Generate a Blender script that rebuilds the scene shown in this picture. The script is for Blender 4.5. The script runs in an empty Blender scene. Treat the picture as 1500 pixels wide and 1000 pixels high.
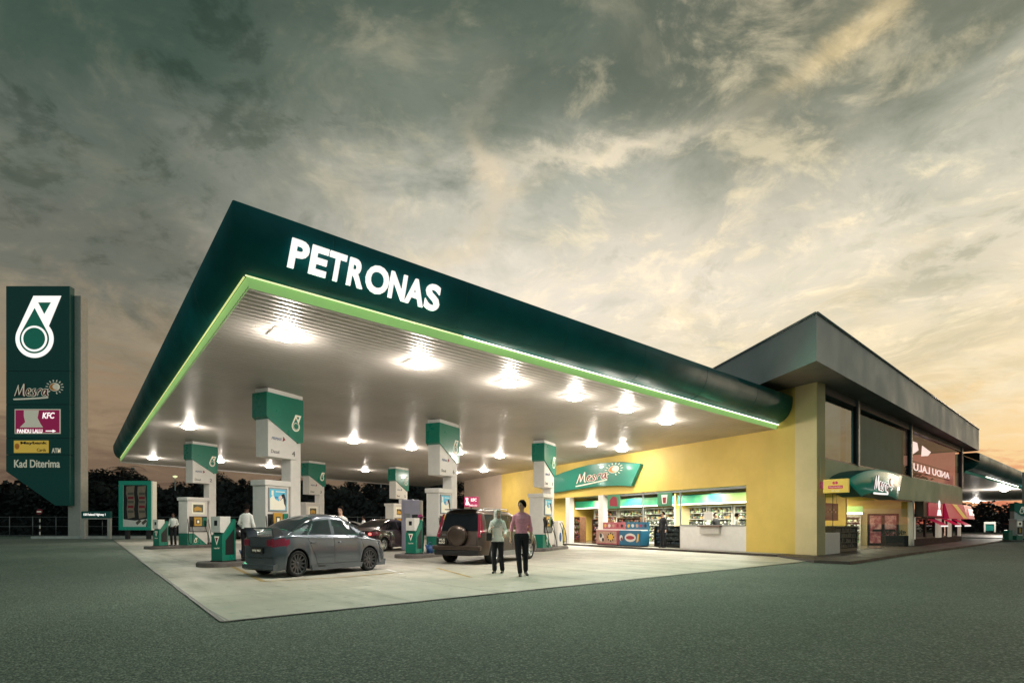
import bpy, bmesh, math, random
import numpy as np
from mathutils import Vector, Matrix
R = math.radians
random.seed(7)
S = bpy.context.scene
COL = S.collection

# ------------------------------------------------------------------ camera
CAMZ, HY, F = 1.25, 767.0, 830.0
cam = bpy.data.objects.new('camera', bpy.data.cameras.new('camera'))
COL.objects.link(cam); S.camera = cam
cam.location = (0, 0, CAMZ); cam.rotation_euler = (R(90), 0, 0)
cam.data.sensor_width = 36; cam.data.lens = 36*F/1500
cam.data.shift_y = (HY-500)/1500
cam.data.clip_start = .1; cam.data.clip_end = 3000

# ------------------------------------------------------------------ exposure
S.view_settings.view_transform = 'Standard'; S.view_settings.look = 'None'
S.view_settings.exposure = 0; S.view_settings.gamma = 1; S.view_settings.use_curve_mapping = False
S.cycles.use_denoising = True
S.cycles.max_bounces = 6; S.cycles.diffuse_bounces = 3; S.cycles.glossy_bounces = 3
S.cycles.transmission_bounces = 4; S.cycles.transparent_max_bounces = 8
S.cycles.sample_clamp_indirect = 4; S.cycles.caustics_reflective = False; S.cycles.caustics_refractive = False

# ------------------------------------------------------------------ world: dusk sky, sun just down at the right
SUN_AZ = R(48)            # compass direction of the afterglow, clockwise from +Y
W = bpy.data.worlds.new('World'); S.world = W; W.use_nodes = True
wt = W.node_tree; wt.nodes.clear()
def srgb(r, g, b):
    f = lambda c: (c/255/12.92 if c/255 <= .04045 else ((c/255+.055)/1.055)**2.4)
    return (f(r), f(g), f(b), 1)
class NT:
    def __init__(s, t): s.t = t
    def n(s, typ, **kw):
        nd = s.t.nodes.new(typ)
        for k, v in kw.items(): setattr(nd, k, v)
        return nd
    def put(s, sock, v):
        if isinstance(v, bpy.types.NodeSocket): s.t.links.new(v, sock)
        elif v is not None: sock.default_value = v
    def m(s, op, a, b=None, c=None, clamp=False):
        nd = s.n('ShaderNodeMath', operation=op, use_clamp=clamp)
        s.put(nd.inputs[0], a); s.put(nd.inputs[1], b); s.put(nd.inputs[2], c)
        return nd.outputs[0]
    def mix(s, f, a, b, mode='MIX'):
        nd = s.n('ShaderNodeMix', data_type='RGBA', blend_type=mode)
        s.put(nd.inputs[0], f); s.put(nd.inputs[6], a); s.put(nd.inputs[7], b)
        return nd.outputs[2]
    def ramp(s, f, stops, interp='EASE'):
        nd = s.n('ShaderNodeValToRGB'); cr = nd.color_ramp; cr.interpolation = interp
        while len(cr.elements) < len(stops): cr.elements.new(.5)
        for e, (p, c) in zip(cr.elements, stops): e.position = p; e.color = c
        s.put(nd.inputs[0], f); return nd.outputs[0]
    def rng(s, v, a, b, c=0, d=1, smooth=True):
        nd = s.n('ShaderNodeMapRange', interpolation_type='SMOOTHSTEP' if smooth else 'LINEAR')
        s.put(nd.inputs[0], v); nd.inputs[1].default_value = a; nd.inputs[2].default_value = b
        nd.inputs[3].default_value = c; nd.inputs[4].default_value = d
        return nd.outputs[0]
    def noise(s, vec, scale, detail=6, rough=.55, dist=0, out=0, lac=2):
        nd = s.n('ShaderNodeTexNoise'); s.put(nd.inputs['Vector'], vec)
        nd.inputs['Scale'].default_value = scale; nd.inputs['Detail'].default_value = detail
        nd.inputs['Roughness'].default_value = rough; nd.inputs['Distortion'].default_value = dist
        nd.inputs['Lacunarity'].default_value = lac
        return nd.outputs[out]
    def xyz(s, x, y, z):
        nd = s.n('ShaderNodeCombineXYZ'); s.put(nd.inputs[0], x); s.put(nd.inputs[1], y); s.put(nd.inputs[2], z)
        return nd.outputs[0]
w = NT(wt)
tc = w.n('ShaderNodeTexCoord').outputs['Generated']
sp = w.n('ShaderNodeSeparateXYZ'); wt.links.new(tc, sp.inputs[0])
X, Y, Z = sp.outputs
az = w.m('ARCTAN2', X, Y); el = w.m('ARCSINE', Z)
Zc = w.m('MAXIMUM', Z, 0.0)
# cloud-layer coordinates: the direction met with a high flat layer
den = w.m('ADD', Zc, .16)
cu = w.m('DIVIDE', X, den); cv = w.m('DIVIDE', Y, den)
cl = w.xyz(cu, cv, 0.3)
dn = w.noise(cl, 1.3, 3, .6, out=1)
sub = w.n('ShaderNodeVectorMath', operation='SUBTRACT'); wt.links.new(dn, sub.inputs[0]); sub.inputs[1].default_value = (.5, .5, .5)
scl = w.n('ShaderNodeVectorMath', operation='SCALE'); wt.links.new(sub.outputs[0], scl.inputs[0]); scl.inputs[3].default_value = .5
add = w.n('ShaderNodeVectorMath', operation='ADD'); wt.links.new(cl, add.inputs[0]); wt.links.new(scl.outputs[0], add.inputs[1])
cw = add.outputs[0]
nbig = w.noise(cw, 1.05, 10, .60)
nmid = w.noise(cw, 3.1, 10, .62)
nfin = w.noise(cw, 8.5, 9, .68)
# relief: each cloud bulge is lit from the afterglow and dark on the far side
def shifted(d):
    a_ = w.n('ShaderNodeVectorMath', operation='ADD'); wt.links.new(cw, a_.inputs[0]); a_.inputs[1].default_value = (math.sin(SUN_AZ)*d, math.cos(SUN_AZ)*d, d*.4); return a_.outputs[0]
rel1 = w.m('SUBTRACT', nbig, w.noise(shifted(.10), 1.05, 10, .60))
rel2 = w.m('SUBTRACT', nmid, w.noise(shifted(.035), 3.1, 10, .62))
rel3 = w.m('SUBTRACT', nfin, w.noise(shifted(.014), 8.5, 9, .68))
relief = w.m('ADD', w.m('ADD', w.m('MULTIPLY', rel1, 6.6), w.m('MULTIPLY', rel2, 2.9)), w.m('MULTIPLY', rel3, 1.3))
clump = w.rng(w.noise(cl, .62, 4, .55), .40, .60, .22, 1)
clump2 = w.rng(w.noise(shifted(3.1), .55, 4, .55), .40, .60, .30, 1)
# wobble azimuth and elevation so that bands do not run straight
wob = w.noise(cl, 2.2, 7, .6)
wob2 = w.noise(cl, 2.9, 7, .62, 1)
azw = w.m('ADD', az, w.m('MULTIPLY', w.m('SUBTRACT', wob, .5), .42))
elw = w.m('ADD', el, w.m('MULTIPLY', w.m('SUBTRACT', wob2, .5), .26))
e01 = w.m('DIVIDE', elw, R(45), clamp=True)
left = w.ramp(e01, [(0, srgb(84, 66, 58)), (.10, srgb(118, 98, 80)), (.24, srgb(152, 130, 104)), (.34, srgb(146, 134, 113)), (.45, srgb(112, 113, 102)), (.60, srgb(100, 108, 98)), (.80, srgb(68, 86, 75)), (1, srgb(56, 76, 66))])
mid = w.ramp(e01, [(0, srgb(196, 140, 112)), (.14, srgb(210, 190, 156)), (.34, srgb(240, 228, 206)), (.50, srgb(240, 230, 212)), (.62, srgb(214, 209, 193)), (.80, srgb(132, 140, 126)), (1, srgb(88, 102, 90))])
right = w.ramp(e01, [(0, srgb(205, 120, 98)), (.05, srgb(228, 165, 122)), (.12, srgb(246, 212, 156)), (.30, srgb(250, 232, 196)), (.48, srgb(240, 229, 205)), (.64, srgb(200, 197, 178)), (.80, srgb(132, 134, 116)), (1, srgb(108, 110, 96))])
f1 = w.m('MULTIPLY', w.rng(azw, R(-34), R(-2)), w.rng(el, R(3), R(15))); f2 = w.rng(azw, R(2), R(30))
base = w.mix(f2, w.mix(f1, left, mid), right)
# clouds: dark teal bellies
lowfade = w.rng(el, R(3), R(16))
dk = w.m('MULTIPLY', w.rng(nbig, .50, .64), w.m('MULTIPLY', lowfade, .45))
base = w.mix(dk, base, w.mix(.5, w.mix(1, base, (.42, .48, .45, 1), 'MULTIPLY'), srgb(96, 106, 94)))
dk2 = w.m('MULTIPLY', w.rng(nmid, .5, .68), w.m('MULTIPLY', lowfade, .28))
base = w.mix(dk2, base, w.mix(1, base, (.55, .64, .60, 1), 'MULTIPLY'))
# lit wisps
glow = w.rng(azw, R(-30), R(12), .22, 1)
ws = w.m('MULTIPLY', w.m('MULTIPLY', w.rng(w.m('SUBTRACT', 1, nmid), .52, .70), glow), w.m('MULTIPLY', w.rng(el, R(4), R(14)), .62))
base = w.mix(ws, base, w.mix(.45, w.mix(1, base, (1.7, 1.55, 1.35, 1), 'MULTIPLY'), srgb(244, 226, 192)))
fs = w.m('MULTIPLY', w.m('MULTIPLY', w.rng(nfin, .52, .72), glow), w.m('MULTIPLY', w.rng(el, R(6), R(18)), .42))
base = w.mix(fs, base, w.mix(1, base, (1.55, 1.45, 1.3, 1), 'MULTIPLY'))
# the large clearing with its bright rim (a hole in the cloud sheet), and the cloud bank above it
def blob(a0, e0, ra, re_, k=.0, a=azw, e=elw, p=1.0):
    da = w.m('DIVIDE', w.m('SUBTRACT', a, R(a0)), R(ra))
    ee = w.m('SUBTRACT', e, w.m('MULTIPLY', w.m('SUBTRACT', a, R(a0)), k))
    de = w.m('DIVIDE', w.m('SUBTRACT', ee, R(e0)), R(re_))
    q = w.m('ADD', w.m('MULTIPLY', da, da), w.m('MULTIPLY', de, de))
    return w.m('EXPONENT', w.m('MULTIPLY', q, -p))
azf = w.m('ADD', az, w.m('MULTIPLY', w.m('SUBTRACT', nmid, .5), .22))
elf = w.m('ADD', el, w.m('MULTIPLY', w.m('SUBTRACT', nfin, .5), .10))
elf2 = w.m('ADD', el, w.m('MULTIPLY', w.m('SUBTRACT', nmid, .5), .16))
base = w.mix(w.m('MULTIPLY', blob(7, 38.2, 15, 2.6, a=azf, e=elf2), .62), base, srgb(84, 94, 82))
base = w.mix(w.m('MULTIPLY', blob(30, 32, 12, 3.2, k=.1, a=azf, e=elf2), .50), base, srgb(104, 112, 96))
base = w.mix(w.m('MULTIPLY', blob(9, 29.8, 9, 2.4, a=azf, e=elf2), .60), base, srgb(172, 178, 164))
base = w.mix(w.m('MULTIPLY', blob(16, 25, 13, 6, a=azf, e=elf2), .50), base, srgb(238, 226, 206))
base = w.mix(w.m('MULTIPLY', blob(9, 33.0, 10, .95, k=.03, a=azf, e=elf), .88), base, srgb(240, 226, 198))
base = w.mix(w.m('MULTIPLY', blob(-2.2, 31.5, 1.5, 4.2, a=azf, e=elf2), .66), base, srgb(226, 208, 176))
base = w.mix(w.m('MULTIPLY', blob(-6, 25, 5, 1.6, k=.3, a=azf, e=elf), .40), base, srgb(226, 208, 172))
base = w.mix(w.m('MULTIPLY', blob(31, 36.5, 5, 1.0, k=.35, a=azf, e=elf), .75), base, srgb(222, 200, 152))
base = w.mix(w.m('MULTIPLY', blob(37, 14.0, 9, 1.3, k=.22, a=azf, e=elf), .45), base, srgb(176, 168, 136))
base = w.mix(w.m('MULTIPLY', blob(34, 19, 10, 2.2, k=.22, a=azf, e=elf2), .34), base, srgb(170, 168, 142))
lit = w.m('MULTIPLY', w.rng(relief, -.02, .95), w.m('MULTIPLY', glow, w.rng(el, R(6), R(18))))
base = w.mix(w.m('MULTIPLY', w.m('MULTIPLY', lit, clump), .82), base, w.mix(.55, w.mix(1, base, (1.8, 1.65, 1.4, 1), 'MULTIPLY'), srgb(250, 232, 196)))
shd = w.m('MULTIPLY', w.rng(w.m('MULTIPLY', relief, -1), .05, .62), w.rng(el, R(5), R(24)))
base = w.mix(w.m('MULTIPLY', w.m('MULTIPLY', shd, clump2), .68), base, w.mix(1, base, (.44, .50, .46, 1), 'MULTIPLY'))
# towards the back of the camera: plain dusk
back = w.rng(Y, -.3, .2, 1, 0)
base = w.mix(back, base, srgb(116, 134, 130))
under = w.rng(Z, -.05, 0, 1, 0)
base = w.mix(under, base, srgb(40, 42, 38))
bg1 = w.n('ShaderNodeBackground'); wt.links.new(base, bg1.inputs[0]); bg1.inputs[1].default_value = 1.0
sky = w.n('ShaderNodeTexSky', sky_type='NISHITA', sun_disc=False, sun_elevation=R(1.5), sun_rotation=SUN_AZ)
bg2 = w.n('ShaderNodeBackground'); wt.links.new(sky.outputs[0], bg2.inputs[0]); bg2.inputs[1].default_value = .004
ads = w.n('ShaderNodeAddShader'); wt.links.new(bg1.outputs[0], ads.inputs[0]); wt.links.new(bg2.outputs[0], ads.inputs[1])
wo = w.n('ShaderNodeOutputWorld'); wt.links.new(ads.outputs[0], wo.inputs[0])

# ------------------------------------------------------------------ sun: the last soft light of the afterglow
sl = bpy.data.lights.new('sun', 'SUN'); sl.energy = .3; sl.angle = R(12); sl.color = (1, .80, .58)
so = bpy.data.objects.new('sun', sl); COL.objects.link(so)
sd = Vector((math.sin(SUN_AZ)*math.cos(R(6)), math.cos(SUN_AZ)*math.cos(R(6)), math.sin(R(6))))
so.rotation_euler = sd.to_track_quat('Z', 'Y').to_euler()

# ------------------------------------------------------------------ materials
M = {}
def mat(name, col, rough=.6, metal=0, em=None, ems=0, coat=0, var=0, vscale=3, bump=0, bscale=40, spec=.5, var2=None, stretch=None):
    m = bpy.data.materials.new(name); m.use_nodes = True; t = NT(m.node_tree)
    b = m.node_tree.nodes['Principled BSDF']
    c = (*col, 1) if len(col) == 3 else col
    b.inputs['Base Color'].default_value = c
    b.inputs['Roughness'].default_value = rough; b.inputs['Metallic'].default_value = metal
    b.inputs['Coat Weight'].default_value = coat; b.inputs['Coat Roughness'].default_value = .08
    b.inputs['Specular IOR Level'].default_value = spec
    vec = t.n('ShaderNodeTexCoord').outputs['Object']
    if stretch:
        mp = t.n('ShaderNodeMapping'); mp.inputs['Scale'].default_value = stretch
        m.node_tree.links.new(vec, mp.inputs[0]); vec = mp.outputs[0]
    if var:
        nz = t.noise(vec, vscale, 8, .62)
        c2 = tuple(x*(1-var) for x in c[:3])+(1,) if var2 is None else (*var2, 1)
        t.put(b.inputs['Base Color'], t.mix(t.rng(nz, .3, .7), c2, c))
        t.put(b.inputs['Roughness'], t.rng(nz, .3, .7, min(1, rough*1.15), rough*.88))
    if bump:
        nz = t.noise(vec, bscale, 5, .6)
        bp = t.n('ShaderNodeBump'); bp.inputs['Strength'].default_value = bump; bp.inputs['Distance'].default_value = .02
        t.put(bp.inputs['Height'], nz); t.put(b.inputs['Normal'], bp.outputs[0])
    if em:
        b.inputs['Emission Color'].default_value = (*em, 1); b.inputs['Emission Strength'].default_value = ems
    M[name] = m; return m

mat('teal', (.004, .155, .165), .5, coat=0, var=.3, vscale=.6, spec=.25)
mat('teal_dark', (.004, .120, .105), .5)
mat('green', (.007, .225, .150), .3, coat=.3, var=.12, vscale=2)
mat('green_sign', (.004, .165, .105), .35, em=(.004, .22, .14), ems=.25, coat=.2)
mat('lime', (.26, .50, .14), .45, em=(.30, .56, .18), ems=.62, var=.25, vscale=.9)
mat('led', (1, .95, .8), .4, em=(1, .93, .72), ems=3)
mat('led_dim', (.6, .65, .3), .4, em=(.75, .80, .30), ems=.9)
mat('led_mid', (.8, .8, .6), .4, em=(.90, .95, .50), ems=.95)
mat('letter', (.9, .88, .85), .5, em=(1, .94, .89), ems=.98)
mat('white', (.90, .86, .82), .38, var=.06, vscale=5)
mat('offwhite', (.66, .62, .57), .5, var=.12, vscale=4)
mat('cream_wall', (.62, .48, .38), .7, var=.08, vscale=1)
mat('yellow_wall', (.80, .56, .13), .6, var=.12, vscale=.7, bump=.05, bscale=60)
mat('beige', (.80, .62, .34), .7, var=.12, vscale=.8, bump=.05, bscale=60)
mat('beige_band', (.78, .73, .46), .7, var=.12, vscale=.8)
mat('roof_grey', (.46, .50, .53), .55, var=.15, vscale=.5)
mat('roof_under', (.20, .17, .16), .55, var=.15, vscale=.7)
mat('grey_metal', (.36, .37, .38), .4, metal=.6, var=.15, vscale=3)
mat('dark_metal', (.05, .05, .055), .4, metal=.5)
mat('black', (.012, .012, .014), .45)
mat('rubber', (.012, .012, .013), .8, var=.3, vscale=12)
mat('lamp_lens', (1, .97, .9), .3, em=(1, .93, .82), ems=42)
mat('kerb_grey', (.17, .15, .14), .8, var=.35, vscale=3, bump=.2, bscale=30)
mat('kerb_white', (.75, .74, .72), .7, var=.2, vscale=2)
mat('apron', (.050, .036, .030), .55, var=.35, vscale=1.2)
mat('yellow_paint', (.42, .30, .12), .7, var=.5, vscale=4)
mat('red', (.50, .015, .06), .4, em=(.6, .015, .08), ems=.35)
mat('red_dull', (.28, .02, .04), .5)
mat('magenta_sign', (.30, .01, .08), .4, em=(.35, .01, .08), ems=.4)
mat('yellow_sign', (.75, .50, .07), .4, em=(.8, .52, .08), ems=.35)
mat('cream_letter', (.85, .80, .66), .5, em=(.85, .78, .6), ems=.25)
mat('blue_sign', (.02, .22, .42), .4, em=(.02, .25, .5), ems=.35)
mat('sky_poster', (.10, .42, .58), .4, em=(.10, .42, .58), ems=.35)
mat('skin_poster', (.75, .55, .45), .4, em=(.7, .5, .4), ems=.3)
mat('steel', (.5, .5, .5), .3, metal=.9)
mat('screen', (.14, .13, .10), .2)
mat('yellow_plastic', (.65, .36, .05), .4)
mat('blue_plastic', (.03, .09, .25), .4)
mat('brick', (.075, .030, .028), .8, var=.4, vscale=8)
mat('trunk', (.03, .024, .02), .9, var=.3, vscale=6)
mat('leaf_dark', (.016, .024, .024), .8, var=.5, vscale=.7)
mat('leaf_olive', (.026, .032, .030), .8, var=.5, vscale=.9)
mat('wood', (.16, .07, .03), .6, var=.4, vscale=6)
mat('orange', (.7, .25, .04), .5, em=(.7, .25, .04), ems=.15)
mat('pink_glow', (.60, .30, .22), .6, em=(.62, .26, .20), ems=.40, var=.5, vscale=.5)

def glass(name, tint, rough=.02, ior=1.45, mixf=.85):
    m = bpy.data.materials.new(name); m.use_nodes = True; nt = m.node_tree; nt.nodes.clear(); t = NT(nt)
    tr = t.n('ShaderNodeBsdfTransparent'); tr.inputs[0].default_value = (*tint, 1)
    gl = t.n('ShaderNodeBsdfGlossy'); gl.inputs['Roughness'].default_value = rough; gl.inputs[0].default_value = (1, 1, 1, 1)
    fr = t.n('ShaderNodeFresnel'); fr.inputs[0].default_value = ior
    f = t.m('MULTIPLY', fr.outputs[0], mixf)
    mx = t.n('ShaderNodeMixShader'); t.put(mx.inputs[0], f); nt.links.new(tr.outputs[0], mx.inputs[1]); nt.links.new(gl.outputs[0], mx.inputs[2])
    o = t.n('ShaderNodeOutputMaterial'); nt.links.new(mx.outputs[0], o.inputs[0])
    M[name] = m; return m
glass('shop_glass', (.92, .96, .92), mixf=.13)
glass('dark_glass', (.10, .13, .12), mixf=.9)
glass('upper_glass', (.6, .75, .72), mixf=.22)
glass('red_glass', (.95, .80, .78), mixf=.28)

def special_materials():
    # coarse asphalt: stones in a green-grey binder, worn patches
    m = mat('asphalt', (.08, .1, .08), .85); t = NT(m.node_tree); b = m.node_tree.nodes['Principled BSDF']
    vec = t.n('ShaderNodeTexCoord').outputs['Object']
    v = t.n('ShaderNodeTexVoronoi'); t.put(v.inputs['Vector'], vec); v.inputs['Scale'].default_value = 46
    v2 = t.n('ShaderNodeTexVoronoi'); t.put(v2.inputs['Vector'], vec); v2.inputs['Scale'].default_value = 17
    sep = t.n('ShaderNodeSeparateColor'); t.put(sep.inputs[0], v.outputs['Color'])
    big = t.noise(vec, .11, 5, .6); med = t.noise(vec, 1.1, 6, .6); tiny = t.noise(vec, 90, 4, .7)
    c = t.mix(t.rng(big, .35, .65), (.150, .200, .168, 1), (.255, .320, .262, 1))
    c = t.mix(t.m('MULTIPLY', t.rng(med, .42, .7), .5), c, (.16, .19, .165, 1))
    c = t.mix(t.m('MULTIPLY', t.rng(sep.outputs[0], .60, .9), .6), c, (.52, .56, .47, 1))
    c = t.mix(t.m('MULTIPLY', t.rng(tiny, .48, .62), .62), c, (.010, .013, .013, 1))
    c = t.mix(t.m('MULTIPLY', t.rng(v.outputs['Distance'], .45, .65), .5), c, (.008, .010, .010, 1))
    t.put(b.inputs['Base Color'], c)
    pt = t.noise(vec, .42, 4, .5, 1.2)
    c = t.mix(t.m('MULTIPLY', t.rng(pt, .56, .62), .30), c, (.05, .058, .052, 1))
    h = t.m('ADD', t.m('MULTIPLY', v.outputs['Distance'], -.8), t.m('MULTIPLY', v2.outputs['Distance'], -.6))
    h = t.m('ADD', h, t.m('MULTIPLY', tiny, .8))
    bp = t.n('ShaderNodeBump'); bp.inputs['Strength'].default_value = 1; bp.inputs['Distance'].default_value = .025
    t.put(bp.inputs['Height'], h); t.put(b.inputs['Normal'], bp.outputs[0])
    # concrete pad: slabs with joints, stains and tyre dirt
    m = mat('pad_concrete', (.4, .38, .34), .6); t = NT(m.node_tree); b = m.node_tree.nodes['Principled BSDF']
    vec = t.n('ShaderNodeTexCoord').outputs['Object']
    mp = t.n('ShaderNodeMapping'); mp.inputs['Rotation'].default_value = (0, 0, R(-39)); t.put(mp.inputs[0], vec)
    vr = mp.outputs[0]
    st = t.n('ShaderNodeMapping'); st.inputs['Scale'].default_value = (1, .16, 1); t.put(st.inputs[0], vr)
    n1 = t.noise(vr, .5, 7, .62); n2 = t.noise(st.outputs[0], 1.6, 7, .65); n3 = t.noise(vr, 25, 6, .7); n4 = t.noise(vr, 3.2, 7, .6)
    c = t.mix(t.rng(n1, .32, .68), (.33, .315, .27, 1), (.46, .42, .355, 1))
    c = t.mix(t.m('MULTIPLY', t.rng(n2, .5, .72), .5), c, (.17, .165, .14, 1))
    c = t.mix(t.m('MULTIPLY', t.rng(n4, .57, .70), .6), c, (.13, .12, .105, 1))
    c = t.mix(t.m('MULTIPLY', t.rng(n3, .45, .75), .22), c, (.2, .19, .165, 1))
    s2 = t.n('ShaderNodeSeparateXYZ'); t.put(s2.inputs[0], vr)
    def joint(o, per):
        fr = t.m('FRACT', t.m('DIVIDE', t.m('ADD', o, 500), per))
        return t.m('LESS_THAN', t.m('ABSOLUTE', t.m('SUBTRACT', fr, .5)), .0035)
    j = t.m('MAXIMUM', joint(s2.outputs[0], 4.5), joint(s2.outputs[1], 4.5))
    c = t.mix(t.m('MULTIPLY', j, .85), c, (.12, .11, .1, 1))
    t.put(b.inputs['Base Color'], c)
    t.put(b.inputs['Roughness'], t.rng(n2, .3, .7, .42, .7))
    bp = t.n('ShaderNodeBump'); bp.inputs['Strength'].default_value = .25; bp.inputs['Distance'].default_value = .01
    t.put(bp.inputs['Height'], n3); t.put(b.inputs['Normal'], bp.outputs[0])
    # brushed aluminium soffit
    m = mat('soffit', (.58, .53, .49), .42, metal=.36, var=.15, vscale=.35)
    # curtain glass of the upper floor: pleated blinds behind
    m = mat('blinds', (.10, .15, .145), .8); t = NT(m.node_tree); b = m.node_tree.nodes['Principled BSDF']
    vec = t.n('ShaderNodeTexCoord').outputs['Object']
    n = t.noise(vec, 1.2, 4, .5)
    t.put(b.inputs['Base Color'], t.mix(n, (.16, .30, .33, 1), (.28, .45, .48, 1)))
special_materials()

def product(name, cols, scale=(6, 6, 6), em=.0, dark=(.03, .03, .03), rough=.5):
    """rows of small packets: a cell pattern in the goods' own colours"""
    m = mat(name, (.3, .3, .3), rough); t = NT(m.node_tree); b = m.node_tree.nodes['Principled BSDF']
    mp = t.n('ShaderNodeMapping'); mp.inputs['Scale'].default_value = scale
    t.put(mp.inputs[0], t.n('ShaderNodeTexCoord').outputs['Object'])
    v = t.n('ShaderNodeTexVoronoi'); v.inputs['Scale'].default_value = 1; v.inputs['Randomness'].default_value = .5; t.put(v.inputs['Vector'], mp.outputs[0])
    sep = t.n('ShaderNodeSeparateColor'); t.put(sep.inputs[0], v.outputs['Color'])
    c = t.ramp(sep.outputs[0], [(i/len(cols), (*k, 1)) for i, k in enumerate(cols)], 'CONSTANT')
    c = t.mix(t.rng(v.outputs['Distance'], .35, .6), c, (*dark, 1))
    t.put(b.inputs['Base Color'], c)
    if em:
        t.put(b.inputs['Emission Color'], c); b.inputs['Emission Strength'].default_value = em
    return m
product('goods', [(.5, .1, .08), (.6, .45, .3), (.25, .12, .3), (.65, .6, .5), (.1, .2, .1), (.5, .25, .1)], (7, 7, 7))
product('goods_green', [(.5, .62, .35), (.7, .7, .5), (.2, .35, .18), (.75, .75, .7), (.5, .3, .12)], (6, 6, 7), .12)
product('goods_dark', [(.03, .05, .08), (.05, .05, .05), (.1, .13, .16), (.02, .03, .03)], (7, 7, 7), 0, (.01, .01, .012))

# ------------------------------------------------------------------ helpers
def P(px, py, D): return Vector(((px-750)/F*D, D, CAMZ+(HY-py)/F*D))
def G(px, py, z=0.0):
    D = F*(CAMZ-z)/(py-HY); return Vector(((px-750)/F*D, D, z))
def GD(px, D, z=0.0): return Vector(((px-750)/F*D, D, z))

class MB:
    def __init__(s): s.v = []; s.f = []; s.mi = []; s.sm = []
    def add(s, vs, fs, mi=0, smooth=False, M4=None):
        o = len(s.v)
        s.v += [tuple(M4 @ Vector(v)) if M4 is not None else tuple(v) for v in vs]
        for f in fs: s.f.append(tuple(o+i for i in f)); s.mi.append(mi); s.sm.append(smooth)
        return s
    def box(s, x0, x1, y0, y1, z0, z1, mi=0, M4=None, bev=0):
        if bev:
            bm = bmesh.new(); bmesh.ops.create_cube(bm, size=1)
            for v in bm.verts: v.co = ((x0+x1)/2+v.co.x*(x1-x0), (y0+y1)/2+v.co.y*(y1-y0), (z0+z1)/2+v.co.z*(z1-z0))
            bmesh.ops.bevel(bm, geom=bm.edges[:], offset=bev, segments=2, affect='EDGES', profile=.5)
            bm.verts.index_update()
            s.add([v.co[:] for v in bm.verts], [[v.index for v in f.verts] for f in bm.faces], mi, False, M4); bm.free(); return s
        v = [(x0, y0, z0), (x1, y0, z0), (x1, y1, z0), (x0, y1, z0), (x0, y0, z1), (x1, y0, z1), (x1, y1, z1), (x0, y1, z1)]
        return s.add(v, [(0, 3, 2, 1), (4, 5, 6, 7), (0, 1, 5, 4), (1, 2, 6, 5), (2, 3, 7, 6), (3, 0, 4, 7)], mi, False, M4)
    def prism(s, poly, fn, t0, t1, mi=0, M4=None):
        """poly: 2-D points; fn(a, b, t) -> 3-D; extruded from t0 to t1"""
        n = len(poly)
        v = [fn(a, b, t0) for a, b in poly]+[fn(a, b, t1) for a, b in poly]
        f = [tuple(range(n))[::-1], tuple(range(n, 2*n))]+[(i, (i+1) % n, (i+1) % n+n, i+n) for i in range(n)]
        return s.add(v, f, mi, False, M4)
    def tube(s, pts, r, n=8, mi=0, M4=None, caps=True):
        pts = [Vector(p) for p in pts]; rs = r if isinstance(r, (list, tuple)) else [r]*len(pts)
        vs = []; prev = None
        for i, p in enumerate(pts):
            d = (pts[min(i+1, len(pts)-1)]-pts[max(i-1, 0)]).normalized()
            if prev is None: a = d.orthogonal().normalized()
            else:
                a = prev-d*prev.dot(d); a = a.normalized() if a.length > 1e-5 else d.orthogonal().normalized()
            prev = a; b = d.cross(a)
            for k in range(n):
                q = 2*math.pi*k/n; vs.append(p+(a*math.cos(q)+b*math.sin(q))*rs[i])
        fs = [(i*n+k, i*n+(k+1) % n, (i+1)*n+(k+1) % n, (i+1)*n+k) for i in range(len(pts)-1) for k in range(n)]
        s.add(vs, fs, mi, True, M4)
        if caps: s.add(vs[:n], [tuple(range(n))[::-1]], mi, False, M4); s.add(vs[-n:], [tuple(range(n))], mi, False, M4)
        return s
    def lathe(s, prof, n=24, mi=0, M4=None, smooth=True):
        """prof: (radius, z) pairs round the z axis"""
        vs = [(r*math.cos(2*math.pi*k/n), r*math.sin(2*math.pi*k/n), z) for r, z in prof for k in range(n)]
        fs = [(i*n+k, i*n+(k+1) % n, (i+1)*n+(k+1) % n, (i+1)*n+k) for i in range(len(prof)-1) for k in range(n)]
        return s.add(vs, fs, mi, smooth, M4)
    def ell(s, c, r, n=16, m=10, mi=0, M4=None):
        vs = []
        for i in range(m+1):
            t = math.pi*i/m
            for k in range(n):
                q = 2*math.pi*k/n; vs.append((c[0]+r[0]*math.sin(t)*math.cos(q), c[1]+r[1]*math.sin(t)*math.sin(q), c[2]+r[2]*math.cos(t)))
        return s.add(vs, [(i*n+k, (i+1)*n+k, (i+1)*n+(k+1) % n, i*n+(k+1) % n) for i in range(m) for k in range(n)], mi, True, M4)
    def build(s, name, mats, parent=None):
        me = bpy.data.meshes.new(name); me.from_pydata(s.v, [], s.f)
        for m in (mats if isinstance(mats, (list, tuple)) else [mats]): me.materials.append(M[m] if isinstance(m, str) else m)
        me.polygons.foreach_set('material_index', s.mi); me.polygons.foreach_set('use_smooth', s.sm)
        bm = bmesh.new(); bm.from_mesh(me); bmesh.ops.remove_doubles(bm, verts=bm.verts, dist=1e-5)
        bmesh.ops.recalc_face_normals(bm, faces=bm.faces); bm.to_mesh(me); bm.free()
        me.update()
        o = bpy.data.objects.new(name, me); COL.objects.link(o); o.parent = parent
        return o
def tag(o, label=None, cat=None, group=None, kind=None):
    if label: o['label'] = label
    if cat: o['category'] = cat
    if group: o['group'] = group
    if kind: o['kind'] = kind
    return o
def thing(name, label, cat, loc=(0, 0, 0), rz=0, group=None):
    o = bpy.data.objects.new(name, None); COL.objects.link(o); o.location = loc; o.rotation_euler = (0, 0, rz)
    return tag(o, label, cat, group)
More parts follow.
